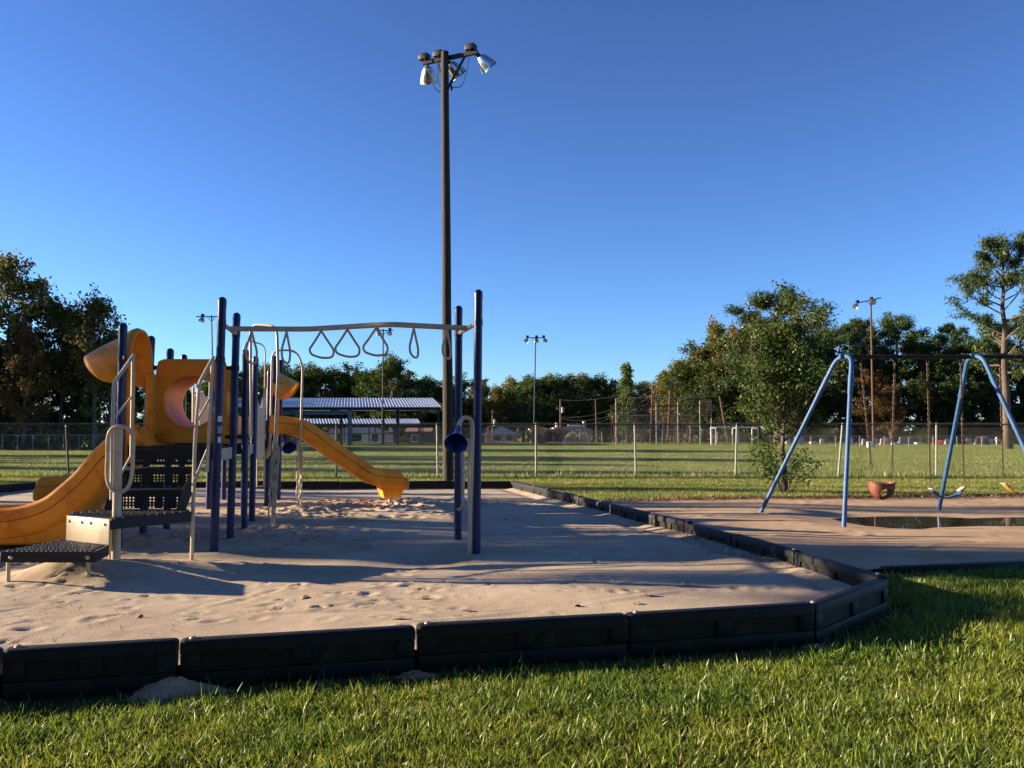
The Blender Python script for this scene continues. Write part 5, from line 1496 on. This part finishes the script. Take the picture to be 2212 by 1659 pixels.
def broad_tree(seed, H, spread, base, nl, nleaf, lsize, palette, tr, top=0.85, upright=0.5, crad=0.55, lo=0.35):
    rs = np.random.RandomState(seed); m = MB(); K = 9
    tp = [Vector((0.02 * H * rs.randn() * k / K, 0.02 * H * rs.randn() * k / K, H * top * k / K)) for k in range(K + 1)]
    tp[0] = Vector((0, 0, -0.3))
    m.tube(tp, [tr * (1.25 if k == 0 else 1) * (1 - 0.85 * k / K) for k in range(K + 1)], 8)
    cen, rad = [], []
    for i in range(nl):
        f = base + (0.98 - base) * (i + 0.5 * rs.rand()) / nl
        fi = f * K; k = min(int(fi), K - 1); st = tp[k].lerp(tp[k + 1], fi - k)
        az = i * 2.399 + rs.randn() * 0.4
        prof = max(0.25, 1 - ((f - lo - 0.1) / 0.75) ** 2)
        L = spread * prof * (0.65 + 0.55 * rs.rand()); el = 0.1 + upright * (0.4 + 1.1 * f) + 0.2 * rs.randn()
        d = Vector((math.cos(az) * math.cos(el), math.sin(az) * math.cos(el), math.sin(el)))
        pts = [st]
        for q in range(5):
            d = (d + Vector((rs.randn() * 0.16, rs.randn() * 0.16, 0.09 + rs.randn() * 0.1))).normalized(); pts.append(pts[-1] + d * L / 5)
        r0 = tr * 0.42 * (1 - 0.6 * f)
        m.tube(pts, [r0 * (1 - 0.82 * q / 5) for q in range(6)], 5, caps=False)
        for s in range(rs.randint(4, 8)):
            t = 0.28 + 0.72 * rs.rand(); j = min(int(t * 5), 4); sp = pts[j].lerp(pts[j + 1], t * 5 - j)
            dd = (d + Vector((rs.randn() * 0.75, rs.randn() * 0.75, 0.25 + rs.randn() * 0.45))).normalized(); SL = L * (0.22 + 0.25 * rs.rand())
            e = sp + dd * SL
            m.tube([sp, sp.lerp(e, 0.5) + Vector((rs.randn(), rs.randn(), rs.randn())) * 0.05 * SL, e], [r0 * 0.35, r0 * 0.22, r0 * 0.08], 4, caps=False)
            for t2 in (0.45, 0.8, 1.05):
                q = sp.lerp(e, t2); cen.append(tuple(q)); rad.append(crad * H / 12 * (0.6 + 0.7 * rs.rand()))
        cen.append(tuple(pts[-1])); rad.append(crad * H / 12)
    cen = np.array(cen); rad = np.array(rad)
    V, F, T = leaf_arrays(rs, cen, rad, nleaf, lsize, 0.55, palette)
    zmax = np.percentile(V[:, 2], 99.7)
    return m, np_mesh('crown', V, F, 4, 'leaf', T), zmax
def pine_tree(seed, H, spread, base, nb, nleaf, palette, tr, lsize=0.2, shape=1.0, rad0=0.62):
    rs = np.random.RandomState(seed); m = MB(); K = 10
    tp = [Vector((0.010 * H * rs.randn() * k / K, 0.010 * H * rs.randn() * k / K, H * 0.97 * k / K)) for k in range(K + 1)]; tp[0] = Vector((0, 0, -0.3))
    m.tube(tp, [tr * (1.3 if k == 0 else 1) * (1 - 0.86 * (k / K) ** 1.3) for k in range(K + 1)], 9)
    cen, rad = [], []
    for i in range(nb):
        f = base + (0.985 - base) * ((i + rs.rand()) / nb) ** 0.9
        fi = f * K; k = min(int(fi), K - 1); st = tp[k].lerp(tp[k + 1], fi - k); az = i * 2.399 + rs.randn() * 0.5
        rel = (f - base) / (1 - base)
        L = spread * (0.30 + 0.85 * math.sin(PI * min(1, 0.18 + 0.80 * rel ** shape))) * (0.55 + 0.6 * rs.rand())
        el = -0.05 + 0.55 * rel + 0.22 * rs.randn()
        d = Vector((math.cos(az) * math.cos(el), math.sin(az) * math.cos(el), math.sin(el))); pts = [st]
        for q in range(5):
            d = (d + Vector((rs.randn() * 0.14, rs.randn() * 0.14, 0.07 + rs.randn() * 0.08))).normalized(); pts.append(pts[-1] + d * L / 5)
        r0 = tr * 0.30 * (1 - 0.55 * f); m.tube(pts, [r0 * (1 - 0.8 * q / 5) for q in range(6)], 5, caps=False)
        for s in range(rs.randint(4, 8)):
            t = 0.42 + 0.58 * rs.rand(); j = min(int(t * 5), 4); sp = pts[j].lerp(pts[j + 1], t * 5 - j)
            dd = (d + Vector((rs.randn() * 0.8, rs.randn() * 0.8, 0.25 + rs.randn() * 0.3))).normalized(); e = sp + dd * L * (0.14 + 0.18 * rs.rand())
            m.tube([sp, e], [r0 * 0.3, r0 * 0.1], 4, caps=False)
            cen.append(tuple(e)); rad.append(rad0 * H / 13 * (0.6 + 0.7 * rs.rand())); cen.append(tuple(sp.lerp(e, 0.5))); rad.append(rad0 * 0.7 * H / 13)
        cen.append(tuple(pts[-1])); rad.append(rad0 * H / 13)
    cen = np.array(cen); rad = np.array(rad)
    V, F, T = leaf_arrays(rs, cen, rad, nleaf, lsize, 0.16, palette, flat=0.6, up=0.5)
    return m, np_mesh('crown', V, F, 4, 'needle', T), np.percentile(V[:, 2], 99.7)
GREEN = [(0.050, 0.085, 0.018), (0.065, 0.10, 0.022), (0.085, 0.115, 0.025), (0.045, 0.075, 0.02)]
MIX = [(0.085, 0.115, 0.022), (0.15, 0.16, 0.036), (0.22, 0.165, 0.05), (0.075, 0.105, 0.022), (0.24, 0.14, 0.055)]
RUSTY = [(0.15, 0.10, 0.035), (0.20, 0.12, 0.045), (0.10, 0.095, 0.03), (0.17, 0.085, 0.035)]
DARK = [(0.035, 0.055, 0.018), (0.045, 0.07, 0.02), (0.055, 0.078, 0.024)]
PINE = [(0.040, 0.070, 0.024), (0.055, 0.088, 0.026), (0.075, 0.10, 0.032), (0.045, 0.075, 0.03)]
VAR = {}
def variant(key, m, crown, zmax, bark):
    me = bpy.data.meshes.new('trunk'); me.from_pydata(m.v, [], m.f); me.polygons.foreach_set('use_smooth', [True] * len(me.polygons)); me.materials.append(M[bark])
    VAR[key] = (me, crown, float(zmax))
variant('a', *broad_tree(11, 12, 3.4, 0.22, 26, 9500, 0.13, MIX, 0.24), 'bark')
variant('b', *broad_tree(12, 12, 3.9, 0.18, 30, 14000, 0.13, GREEN, 0.26), 'bark')
variant('c', *broad_tree(13, 12, 3.0, 0.28, 24, 6500, 0.13, MIX, 0.20, upright=0.8), 'bark')
variant('r', *broad_tree(14, 11, 3.6, 0.12, 26, 12000, 0.13, RUSTY, 0.22), 'bark')
variant('d', *broad_tree(15, 11, 3.8, 0.10, 30, 13000, 0.14, DARK, 0.24), 'bark')
variant('k', *broad_tree(16, 12, 1.9, 0.10, 34, 9000, 0.13, [(0.09, 0.13, 0.03), (0.12, 0.15, 0.04), (0.075, 0.11, 0.028)], 0.2, upright=0.55, lo=0.05), 'bark')
variant('p', *pine_tree(21, 13, 3.6, 0.40, 40, 15000, PINE, 0.27, shape=0.9), 'bark_pine')
variant('q', *pine_tree(22, 13, 3.0, 0.52, 30, 10000, PINE, 0.24, shape=0.8, rad0=0.55), 'bark_pine')
variant('o', *pine_tree(27, 13, 3.9, 0.34, 36, 15000, PINE, 0.34, shape=0.75, rad0=0.55), 'bark_pine')
NAME = {'a': 'broadleaf_tree', 'b': 'broadleaf_tree', 'c': 'broadleaf_tree', 'r': 'broadleaf_tree', 'd': 'broadleaf_tree', 'k': 'narrow_tree', 'p': 'pine_tree', 'q': 'pine_tree', 'o': 'pine_tree'}
trng = random.Random(4)
def tree_at(key, x, y, z0, ztop, label, group=None, wide=1.0, rot=None):
    tr_, cr_, zm = VAR[key]; s = (ztop - z0) / zm
    t = thing(NAME[key], (x, y, z0), label, 'tree', group)
    t.scale = (s * wide, s * wide, s); t.rotation_euler = (0, 0, trng.uniform(0, 2 * PI) if rot is None else rot)
    for nm, me in (('trunk', tr_), ('crown', cr_)):
        o = bpy.data.objects.new(nm, me); COL.objects.link(o); o.parent = t
    return t
def tree(key, px, ytop, d, label, group=None, wide=1.0, rot=None):
    p = P(px, 950, d); g = gz(d)
    if d > 95: ytop -= 13
    return tree_at(key, p.x, d, g, P(px, ytop, d).z, label, group, wide, rot)
LW, FW, RW = 'woods left of the field', 'far woods behind the ball field', 'woods behind the graveyard'
tree('a', 12, 545, 63, 'tallest autumn tinted tree of the woods on the left', LW, 1.0)
for k, (x, y, d, key, w) in enumerate([(-75, 590, 66, 'r', 1), (52, 700, 61.5, 'r', 0.8), (128, 645, 64, 'c', 1.0), (170, 660, 66, 'c', 1.0), (205, 632, 62, 'c', 0.95), (236, 720, 63, 'a', .8), (88, 740, 68, 'd', 1.1), (170, 760, 68, 'd', 1.1), (20, 720, 64, 'd', 1.1),
                               (275, 770, 70, 'd', 1.1), (330, 800, 74, 'd', 1.2), (390, 822, 80, 'd', 1.2), (450, 815, 84, 'b', 1.2), (505, 800, 90, 'd', 1.2), (-140, 640, 64, 'd', 1.1)]):
    tree(key, x, y, d, {'r': 'rusty leaved tree in the woods on the left', 'c': 'slender loose crowned tree in the woods on the left', 'a': 'autumn tinted broad tree in the woods on the left', 'd': 'dark dense tree low in the woods on the left', 'b': 'dark dense tree low in the woods on the left'}[key], LW, w)
far = [(556, 805, 'd'), (588, 800, 'b'), (622, 806, 'd'), (660, 800, 'b'), (700, 806, 'b'), (738, 816, 'r'), (776, 801, 'd'), (812, 812, 'b'), (884, 818, 'd'), (922, 828, 'b'), (958, 834, 'd'), (1000, 822, 'd'), (1040, 838, 'a'),
       (1076, 846, 'c'), (1108, 830, 'a'), (1142, 826, 'b'), (1178, 824, 'a'), (1212, 822, 'b'), (1248, 824, 'a'), (1284, 822, 'b'), (1316, 838, 'd'), (1390, 838, 'p'), (1408, 842, 'd'), (1338, 850, 'd')]
FL = {'a': 'autumn tinted rounded tree in the far woods', 'b': 'green rounded tree in the far woods', 'c': 'loose small crowned tree in the far woods', 'd': 'dark rounded tree in the far woods', 'r': 'rusty brown tree in the far woods', 'p': 'flat topped pine in the far woods'}
for k, (x, y, key) in enumerate(far):
    tree(key, x, y, 148 + (k * 37 % 24), FL[key], FW, 1.35)
for k in range(26):
    tree('d' if k % 3 else 'b', 560 + k * 38, 866 + (k * 29 % 14), 176 + (k * 13 % 10), 'low tree in the back row of the far woods', FW, 1.7)
tree('b', 843, 781, 140, 'big rounded tree towering over the far woods behind the pavilion', FW, 1.15)
tree('k', 1355, 800, 118, 'narrow pointed pale green tree behind the bleachers', None, 1.0)
rt = [(1432, 815, 'c', 112), (1462, 792, 'a', 108), (1492, 800, 'b', 104), (1520, 752, 'b', 104), (1552, 704, 'c', 102), (1590, 722, 'a', 100), (1630, 700, 'b', 104), (1600, 800, 'd', 96), (1540, 830, 'd', 98), (1660, 790, 'd', 96), (1735, 745, 'd', 99), (1775, 722, 'b', 104), (1815, 715, 'q', 98),
      (1862, 700, 'q', 102), (1898, 742, 'd', 99), (1942, 690, 'p', 104), (1985, 738, 'b', 98), (2030, 745, 'd', 97), (2066, 714, 'q', 102), (2105, 742, 'b', 98), (2148, 740, 'd', 99), (2210, 700, 'p', 101), (2262, 690, 'd', 98), (2310, 680, 'p', 99), (1888, 800, 'r', 90), (1925, 830, 'r', 89), (1830, 810, 'd', 93), (2000, 810, 'd', 92), (2075, 815, 'd', 92), (2150, 815, 'd', 92), (1705, 830, 'd', 92), (1770, 820, 'd', 93)]
RL = {'a': 'autumn tinted tree in the woods behind the backstop', 'b': 'leafy green tree in the woods right of the backstop', 'c': 'loose pale crowned tree rising right of the backstop', 'd': 'dark dense tree in the woods behind the graveyard', 'q': 'slim pine with a high crown behind the swings', 'p': 'bushy pine among the woods behind the graveyard', 'r': 'rusty brown leaved tree at the graveyard edge'}
for (x, y, key, d) in rt:
    tree(key, x, y, d, RL[key], RW, 1.15 if key in 'dbr' else 1.0)
tree('p', 1680, 624, 88, 'big dark pine with a broad rounded crown beyond the young tree', None, 1.3)
tree('o', 2176, 506, 64, 'tall open crowned pine with bare lower trunk by the graveyard', None, 0.78, 2.2)
# woods outside the view on the sunny side: they throw the long shadows over field and sand
SWD = 'woods along the sunny side of the park'
for k in range(22):      # the far wood on that side, too far off to shade the park
    tree_at('dbar'[k % 4], -112 - (k * 11 % 17), -20 + k * 7.5, 0, 10.5 + (k * 5 % 4), 'tree of the distant wood on the sunny side', 'distant wood on the sunny side', 1.3)
for k in range(13):      # unseen trees added behind the viewer to cut sky light on shaded sides
    tree_at('d' if k % 2 else 'b', -33 + k * 5.5, -11 - (k * 7 % 5), 0, 13.5 + (k * 5 % 4), 'unseen tree of the row added behind the viewer to block sky light', 'row added behind the viewer to block sky light', 1.0)
for (x, y, h, key, w) in [(-42, 15.7, 13.4, 'b', 0.50), (-36, 12.5, 18, 'q', 0.42), (-44, 17.6, 11.8, 'd', 0.34), (-40, 26.6, 11.8, 'a', 0.42), (-43, 35.0, 13, 'b', 0.60), (-44, 48.0, 14.5, 'b', 0.95), (-62, 44.0, 17, 'q', 0.5), (-30, 18.4, 7.6, 'q', 0.35), (-33, 20.6, 12.5, 'q', 0.28), (-34, 22.0, 8.6, 'q', 0.35)]:
    tree_at(key, x, y, 0, h, 'tree of the woods along the sunny side of the park', SWD, w)

def one_off(name, label, cat, org, m, V, F, T, stem='trunk', leafm='leaf', bark='bark'):
    t = thing(name, tuple(org), label, cat)
    if m.v: m.build(stem, bark, t)
    me = np_mesh('crown', V - np.array(org), F, 4, leafm, T); o = bpy.data.objects.new('crown', me); COL.objects.link(o); o.parent = t
    return t
# young tree at the sand edge
b = G(1696, 1064, 0); rs = np.random.RandomState(31); top = P(1700, 632, b.y).z
ym, ycrown, yz = broad_tree(33, 4.4, 1.75, 0.32, 30, 16000, 0.047, [(0.045, 0.07, 0.018), (0.06, 0.09, 0.022), (0.10, 0.10, 0.03), (0.05, 0.08, 0.02)], 0.085, top=0.80, upright=0.65, crad=0.75, lo=0.5)
variant('y', ym, ycrown, yz, 'bark'); NAME['y'] = 'young_tree'
tree_at('y', b.x, b.y, 0, top, 'young leafy tree growing at the edge of the swing sand', None, 1.0, 0.9)
# shrub round its foot
m = MB(); cen, rad = [], []
for k in range(11):
    a_ = rs.rand() * 2 * PI; L = 0.75 + 0.55 * rs.rand(); s = Vector((b.x + 0.12 * math.cos(a_) - 0.05, b.y - 0.15, -0.05)); e = s + Vector((0.55 * math.cos(a_), 0.4 * math.sin(a_), L * 0.85))
    pts = [s, s.lerp(e, 0.4) + Vector((0, 0, 0.12)), s.lerp(e, 0.75) + Vector((0, 0, 0.1)), e]; m.tube(pts, [0.011, 0.009, 0.006, 0.002], 5)
    for t in (0.45, 0.6, 0.75, 0.9, 1.0):
        for q in range(2):
            c = s.lerp(e, t) + Vector((rs.randn() * 0.08, rs.randn() * 0.08, 0.05 + rs.randn() * 0.06)); cen.append(tuple(c)); rad.append(0.15)
V, F, T = leaf_arrays(rs, np.array(cen), np.array(rad), 1500, 0.036, 0.5, GREEN)
one_off('shrub', 'sparse green shrub sprouting round the foot of the young tree', 'shrub', (b.x, b.y - 0.15, 0), m, V, F, T, 'stem')
# round bush in the graveyard
c = P(1998, 960, 86); rs = np.random.RandomState(8); u = rs.randn(90, 3); u /= np.linalg.norm(u, axis=1)[:, None]; u *= (rs.rand(90, 1) ** 0.4)
cen = np.array([c.x, 86, 0.85]) + u * np.array([0.75, 0.75, 0.75]); m = MB(); m.tube([(c.x, 86, -0.2), (c.x, 86, 0.7)], 0.06, 6)
V, F, T = leaf_arrays(rs, cen, np.full(90, 0.22), 3500, 0.06, 0.5, [(0.09, 0.13, 0.03), (0.07, 0.11, 0.03)])
one_off('round_bush', 'clipped round green bush in the graveyard', 'bush', (c.x, 86, 0), m, V, F, T)
c = P(1800, 960, 90); u = rs.randn(70, 3); u /= np.linalg.norm(u, axis=1)[:, None]; cen = np.array([c.x, 90, 0.7]) + u * np.array([1.6, 0.8, 0.55])
V, F, T = leaf_arrays(rs, cen, np.full(70, 0.3), 3000, 0.08, 0.5, DARK); m = MB(); m.tube([(c.x, 90, -0.2), (c.x, 90, 0.5)], 0.06, 6)
one_off('low_bush', 'wide low dark bush at the back of the graveyard', 'bush', (c.x, 90, 0), m, V, F, T)
c = P(1166, 960, 92); u = rs.randn(60, 3); u /= np.linalg.norm(u, axis=1)[:, None]; cen = np.array([c.x, 92, 0.8]) + u * np.array([1.2, 0.8, 0.7])
V, F, T = leaf_arrays(rs, cen, np.full(60, 0.3), 2500, 0.08, 0.5, RUSTY); m = MB(); m.tube([(c.x, 92, -0.2), (c.x, 92, 0.5)], 0.06, 6)
one_off('low_bush', 'brownish bush in front of the pink building', 'bush', (c.x, 92, 0), m, V, F, T)
# undergrowth: leaf thickets nobody could count
def thicket(x0, x1, d0, d1, h, ncl, nleaf, size, pal, seed):
    rs = np.random.RandomState(seed); d = d0 + (d1 - d0) * rs.rand(ncl); px = x0 + (x1 - x0) * rs.rand(ncl)
    g = np.array([gz(q) for q in d]); hh = h * (0.55 + 0.45 * np.sin(px * 0.06) * np.sin(px * 0.023 + 1)) * (0.7 + 0.3 * rs.rand(ncl))
    cen = np.stack([(px - CX) / FPX * d, d, g + hh * rs.rand(ncl) ** 0.8], 1)
    V, F, T = leaf_arrays(rs, cen, np.full(ncl, 0.75), nleaf, size, 0.55, pal)
    o = bpy.data.objects.new('undergrowth', np_mesh('undergrowth', V, F, 4, 'leaf', T)); COL.objects.link(o); o['kind'] = 'stuff'
thicket(-260, 560, 62, 72, 4.2, 520, 26000, 0.16, DARK + MIX[:2], 1)
thicket(520, 1620, 140, 160, 3.6, 620, 26000, 0.24, DARK + GREEN[:2], 2)
thicket(1570, 2420, 92, 100, 4.6, 620, 30000, 0.18, DARK + MIX[:1], 3)

# ================================================================== grass blades
def blades(name, pts, h, w, lean, pal, seed, hv=0.5, jit=0.6, simple=False):
    rs = np.random.RandomState(seed); n = len(pts); hgt = h * (1 - hv / 2 + hv * rs.rand(n)) ; az = rs.rand(n) * 2 * PI; fa = rs.rand(n) * 2 * PI
    hgt = hgt * (1.0 + 0.5 * vnoise(pts[:, 0], pts[:, 1], 71, 0.22) + 0.35 * vnoise(pts[:, 0], pts[:, 1], 72, 0.9))
    ln = lean * (0.2 + 1.2 * rs.rand(n)); W = w * (0.7 + 0.6 * rs.rand(n)) / 2
    dx, dy = np.cos(az) * ln * hgt, np.sin(az) * ln * hgt; wx, wy = np.cos(fa) * W, np.sin(fa) * W
    V = np.empty((n, 5, 3)); x, y, z = pts[:, 0], pts[:, 1], pts[:, 2]
    zz = hgt / np.sqrt(1 + ln ** 2)
    for j, (s, kx, kz) in enumerate(((1, 0, 0), (-1, 0, 0), (0.85, 0.42, 0.62), (-0.85, 0.42, 0.62))):
        V[:, j, 0] = x + wx * s + dx * kx; V[:, j, 1] = y + wy * s + dy * kx; V[:, j, 2] = z - 0.004 + zz * kz
    V[:, 4, 0] = x + dx; V[:, 4, 1] = y + dy; V[:, 4, 2] = z + zz
    F = (np.arange(n)[:, None] * 5 + np.array([0, 1, 3, 0, 3, 2, 2, 3, 4])[None]).ravel()
    p = np.array(pal); wts = p[:, 3] / p[:, 3].sum(); c = p[rs.choice(len(p), n, p=wts)][:, :3] * (1 + np.array([0.5, 0.25, 0.3]) * vnoise(pts[:, 0], pts[:, 1], 73, 0.5)[:, None] * 1.4) * (1 - jit / 2 + jit * rs.rand(n))[:, None]
    if simple:
        V = V[:, [0, 1, 4]]; F = np.arange(3 * n)
    nv_ = V.shape[1]
    o = bpy.data.objects.new(name, np_mesh(name, V.reshape(-1, 3), F, 3, 'blade', np.repeat(c, nv_, 0))); COL.objects.link(o); o['kind'] = 'stuff'
    return o
GP = [(0.122, 0.172, 0.014, 5), (0.178, 0.232, 0.019, 5), (0.26, 0.295, 0.036, 3), (0.36, 0.33, 0.13, 0.8), (0.06, 0.12, 0.02, 3), (0.28, 0.16, 0.06, 0.25)]
FP = [(0.18, 0.24, 0.040, 4), (0.25, 0.29, 0.058, 4), (0.31, 0.31, 0.08, 3), (0.36, 0.32, 0.12, 0.5), (0.13, 0.18, 0.03, 2)]
GS = np.random.RandomState(77)
def scatter(n, x0, x1, y0, y1, dens=None):
    p = np.stack([x0 + (x1 - x0) * GS.rand(n), y0 + (y1 - y0) * GS.rand(n), np.zeros(n)], 1)
    k = (np.abs(p[:, 0]) < 0.62 * p[:, 1] + 1.3)
    k &= ~in_poly(p[:, 0], p[:, 1], POLY) & ~in_poly(p[:, 0], p[:, 1], SWPOLY)
    for (sx_, sy_, sr_) in SPILL: k &= ((p[:, 0] - sx_) / 1.45) ** 2 + (p[:, 1] - sy_) ** 2 > (sr_ * 0.55) ** 2
    p = p[k]
    if dens is not None: p = p[GS.rand(len(p)) < dens(p)]
    return p
def near_dens(p):
    e = np.minimum(seg_dist(p[:, 0], p[:, 1], POLY), seg_dist(p[:, 0], p[:, 1], SWPOLY) + 0.05)
    c = 0.75 + 0.9 * vnoise(p[:, 0], p[:, 1], 41, 0.16) + 0.5 * vnoise(p[:, 0], p[:, 1], 42, 0.6)
    return np.clip((e - 0.10) / 0.26, 0.015, 1) * np.clip(c, 0.25, 1)
blades('grass', scatter(560000, -4.4, 5.6, 2.7, 6.2, near_dens), 0.049, 0.0064, 0.9, GP, 1, 0.9, 0.8)
blades('grass', scatter(12000, -4.4, 5.6, 2.7, 5.6, near_dens), 0.085, 0.0065, 0.7, GP[:3], 11, 0.8)
blades('grass', scatter(150000, 1.8, 7.6, 5.2, 10.0, near_dens), 0.075, 0.009, 0.8, GP, 2, 0.8)
blades('grass', scatter(420000, -17, 18, 15.0, 27.0), 0.052, 0.010, 0.7, FP, 3, 0.9, 0.4, True)
def fade(p): return np.clip(1.15 - p[:, 1] / 95.0, 0.25, 1)
blades('grass', scatter(800000, -58, 60, 25.5, 92, fade), 0.05, 0.020, 0.7, FP, 4, 0.9, 0.35, True)
# weeds along the foot of the fence and dry litter along the sand edges
def along(poly, n, sd, seed, z):
    rs = np.random.RandomState(seed); i = rs.randint(0, len(poly) - 1, n); t = rs.rand(n)[:, None]; a = np.array(poly)
    p = a[i] * (1 - t) + a[i + 1] * t + rs.randn(n, 2) * sd
    return np.concatenate([p, np.full((n, 1), z)], 1)
blades('fence_weeds', along([(xa, DF), (xb, DF)], 2600, 0.12, 5, 0), 0.16, 0.02, 0.6, FP, 6, 0.9)
BR = [(0.16, 0.10, 0.05, 3), (0.24, 0.16, 0.08, 2), (0.09, 0.055, 0.03, 3)]
lit = along([(v.x, v.y) for v in sw_far[:3]], 2600, 0.16, 7, 0.07); lit[:, 1] -= 0.22
blades('leaf_litter', lit, 0.075, 0.02, 2.6, BR, 8, 0.9)
l2 = along([(v.x - 0.16, v.y - 0.1) for v in pr[:3]], 420, 0.11, 9, 0.10)
l2[:, 2] = [sandz(x, y) for x, y in l2[:, :2]]
blades('leaf_litter', l2, 0.05, 0.008, 2.6, BR, 10, 0.9)
sp_ = np.stack([-6 + 8.6 * GS.rand(5200), 4.6 + 12 * GS.rand(5200) ** 1.4, np.zeros(5200)], 1)
sp_ = sp_[in_poly(sp_[:, 0], sp_[:, 1], POLY) & (seg_dist(sp_[:, 0], sp_[:, 1], POLY) > 0.15) & (sp_[:, 0] > -0.6 * sp_[:, 1] - 1)]
sp_ = sp_[GS.rand(len(sp_)) < np.clip(0.35 + 1.6 * vnoise(sp_[:, 0], sp_[:, 1], 51, 0.9), 0.03, 1)]
sp_[:, 2] = [sandz(x, y) + 0.003 for x, y in sp_[:, :2]]
blades('twig_litter', sp_, 0.03, 0.006, 3.5, BR, 12, 1.2)
# fallen leaves on the near sand, each lying on its own
LR = random.Random(3); LFM = MB(); vs_ = []
for k in range(10): 
    a_ = 2 * PI * k / 10; r_ = 0.03 * (1 + 0.35 * (k % 2)); vs_.append((r_ * math.cos(a_), 0.7 * r_ * math.sin(a_), 0.004 * math.sin(a_ * 2)))
LFM.add([(0, 0, 0.006)] + vs_, [(0, i + 1, (i + 1) % 10 + 1) for i in range(10)])
lme = bpy.data.meshes.new('fallen_leaf'); lme.from_pydata(LFM.v, [], LFM.f); M['leaf_dry'] = plain('leaf_dry', (0.30, 0.16, 0.06), 0.8, var=0.3, scale=40); lme.materials.append(M['leaf_dry'])
for (x, y) in ((1372, 1307), (915, 1287), (1010, 1317), (988, 1328), (262 * 1.0 + 600, 1337), (1245, 1310), (1090, 1120), (655, 1288), (1395, 1290), (300, 1330)):
    g = G(x, y, SZ); o = bpy.data.objects.new('fallen_leaf', lme); COL.objects.link(o)
    o.location = (g.x, g.y, sandz(g.x, g.y) + 0.006); o.rotation_euler = (LR.uniform(-0.3, 0.3), LR.uniform(-0.3, 0.3), LR.uniform(0, 6)); o.scale = (LR.uniform(0.8, 1.3),) * 3
    tag(o, 'dry brown leaf lying on the playground sand', 'leaf', 'fallen leaves on the sand')
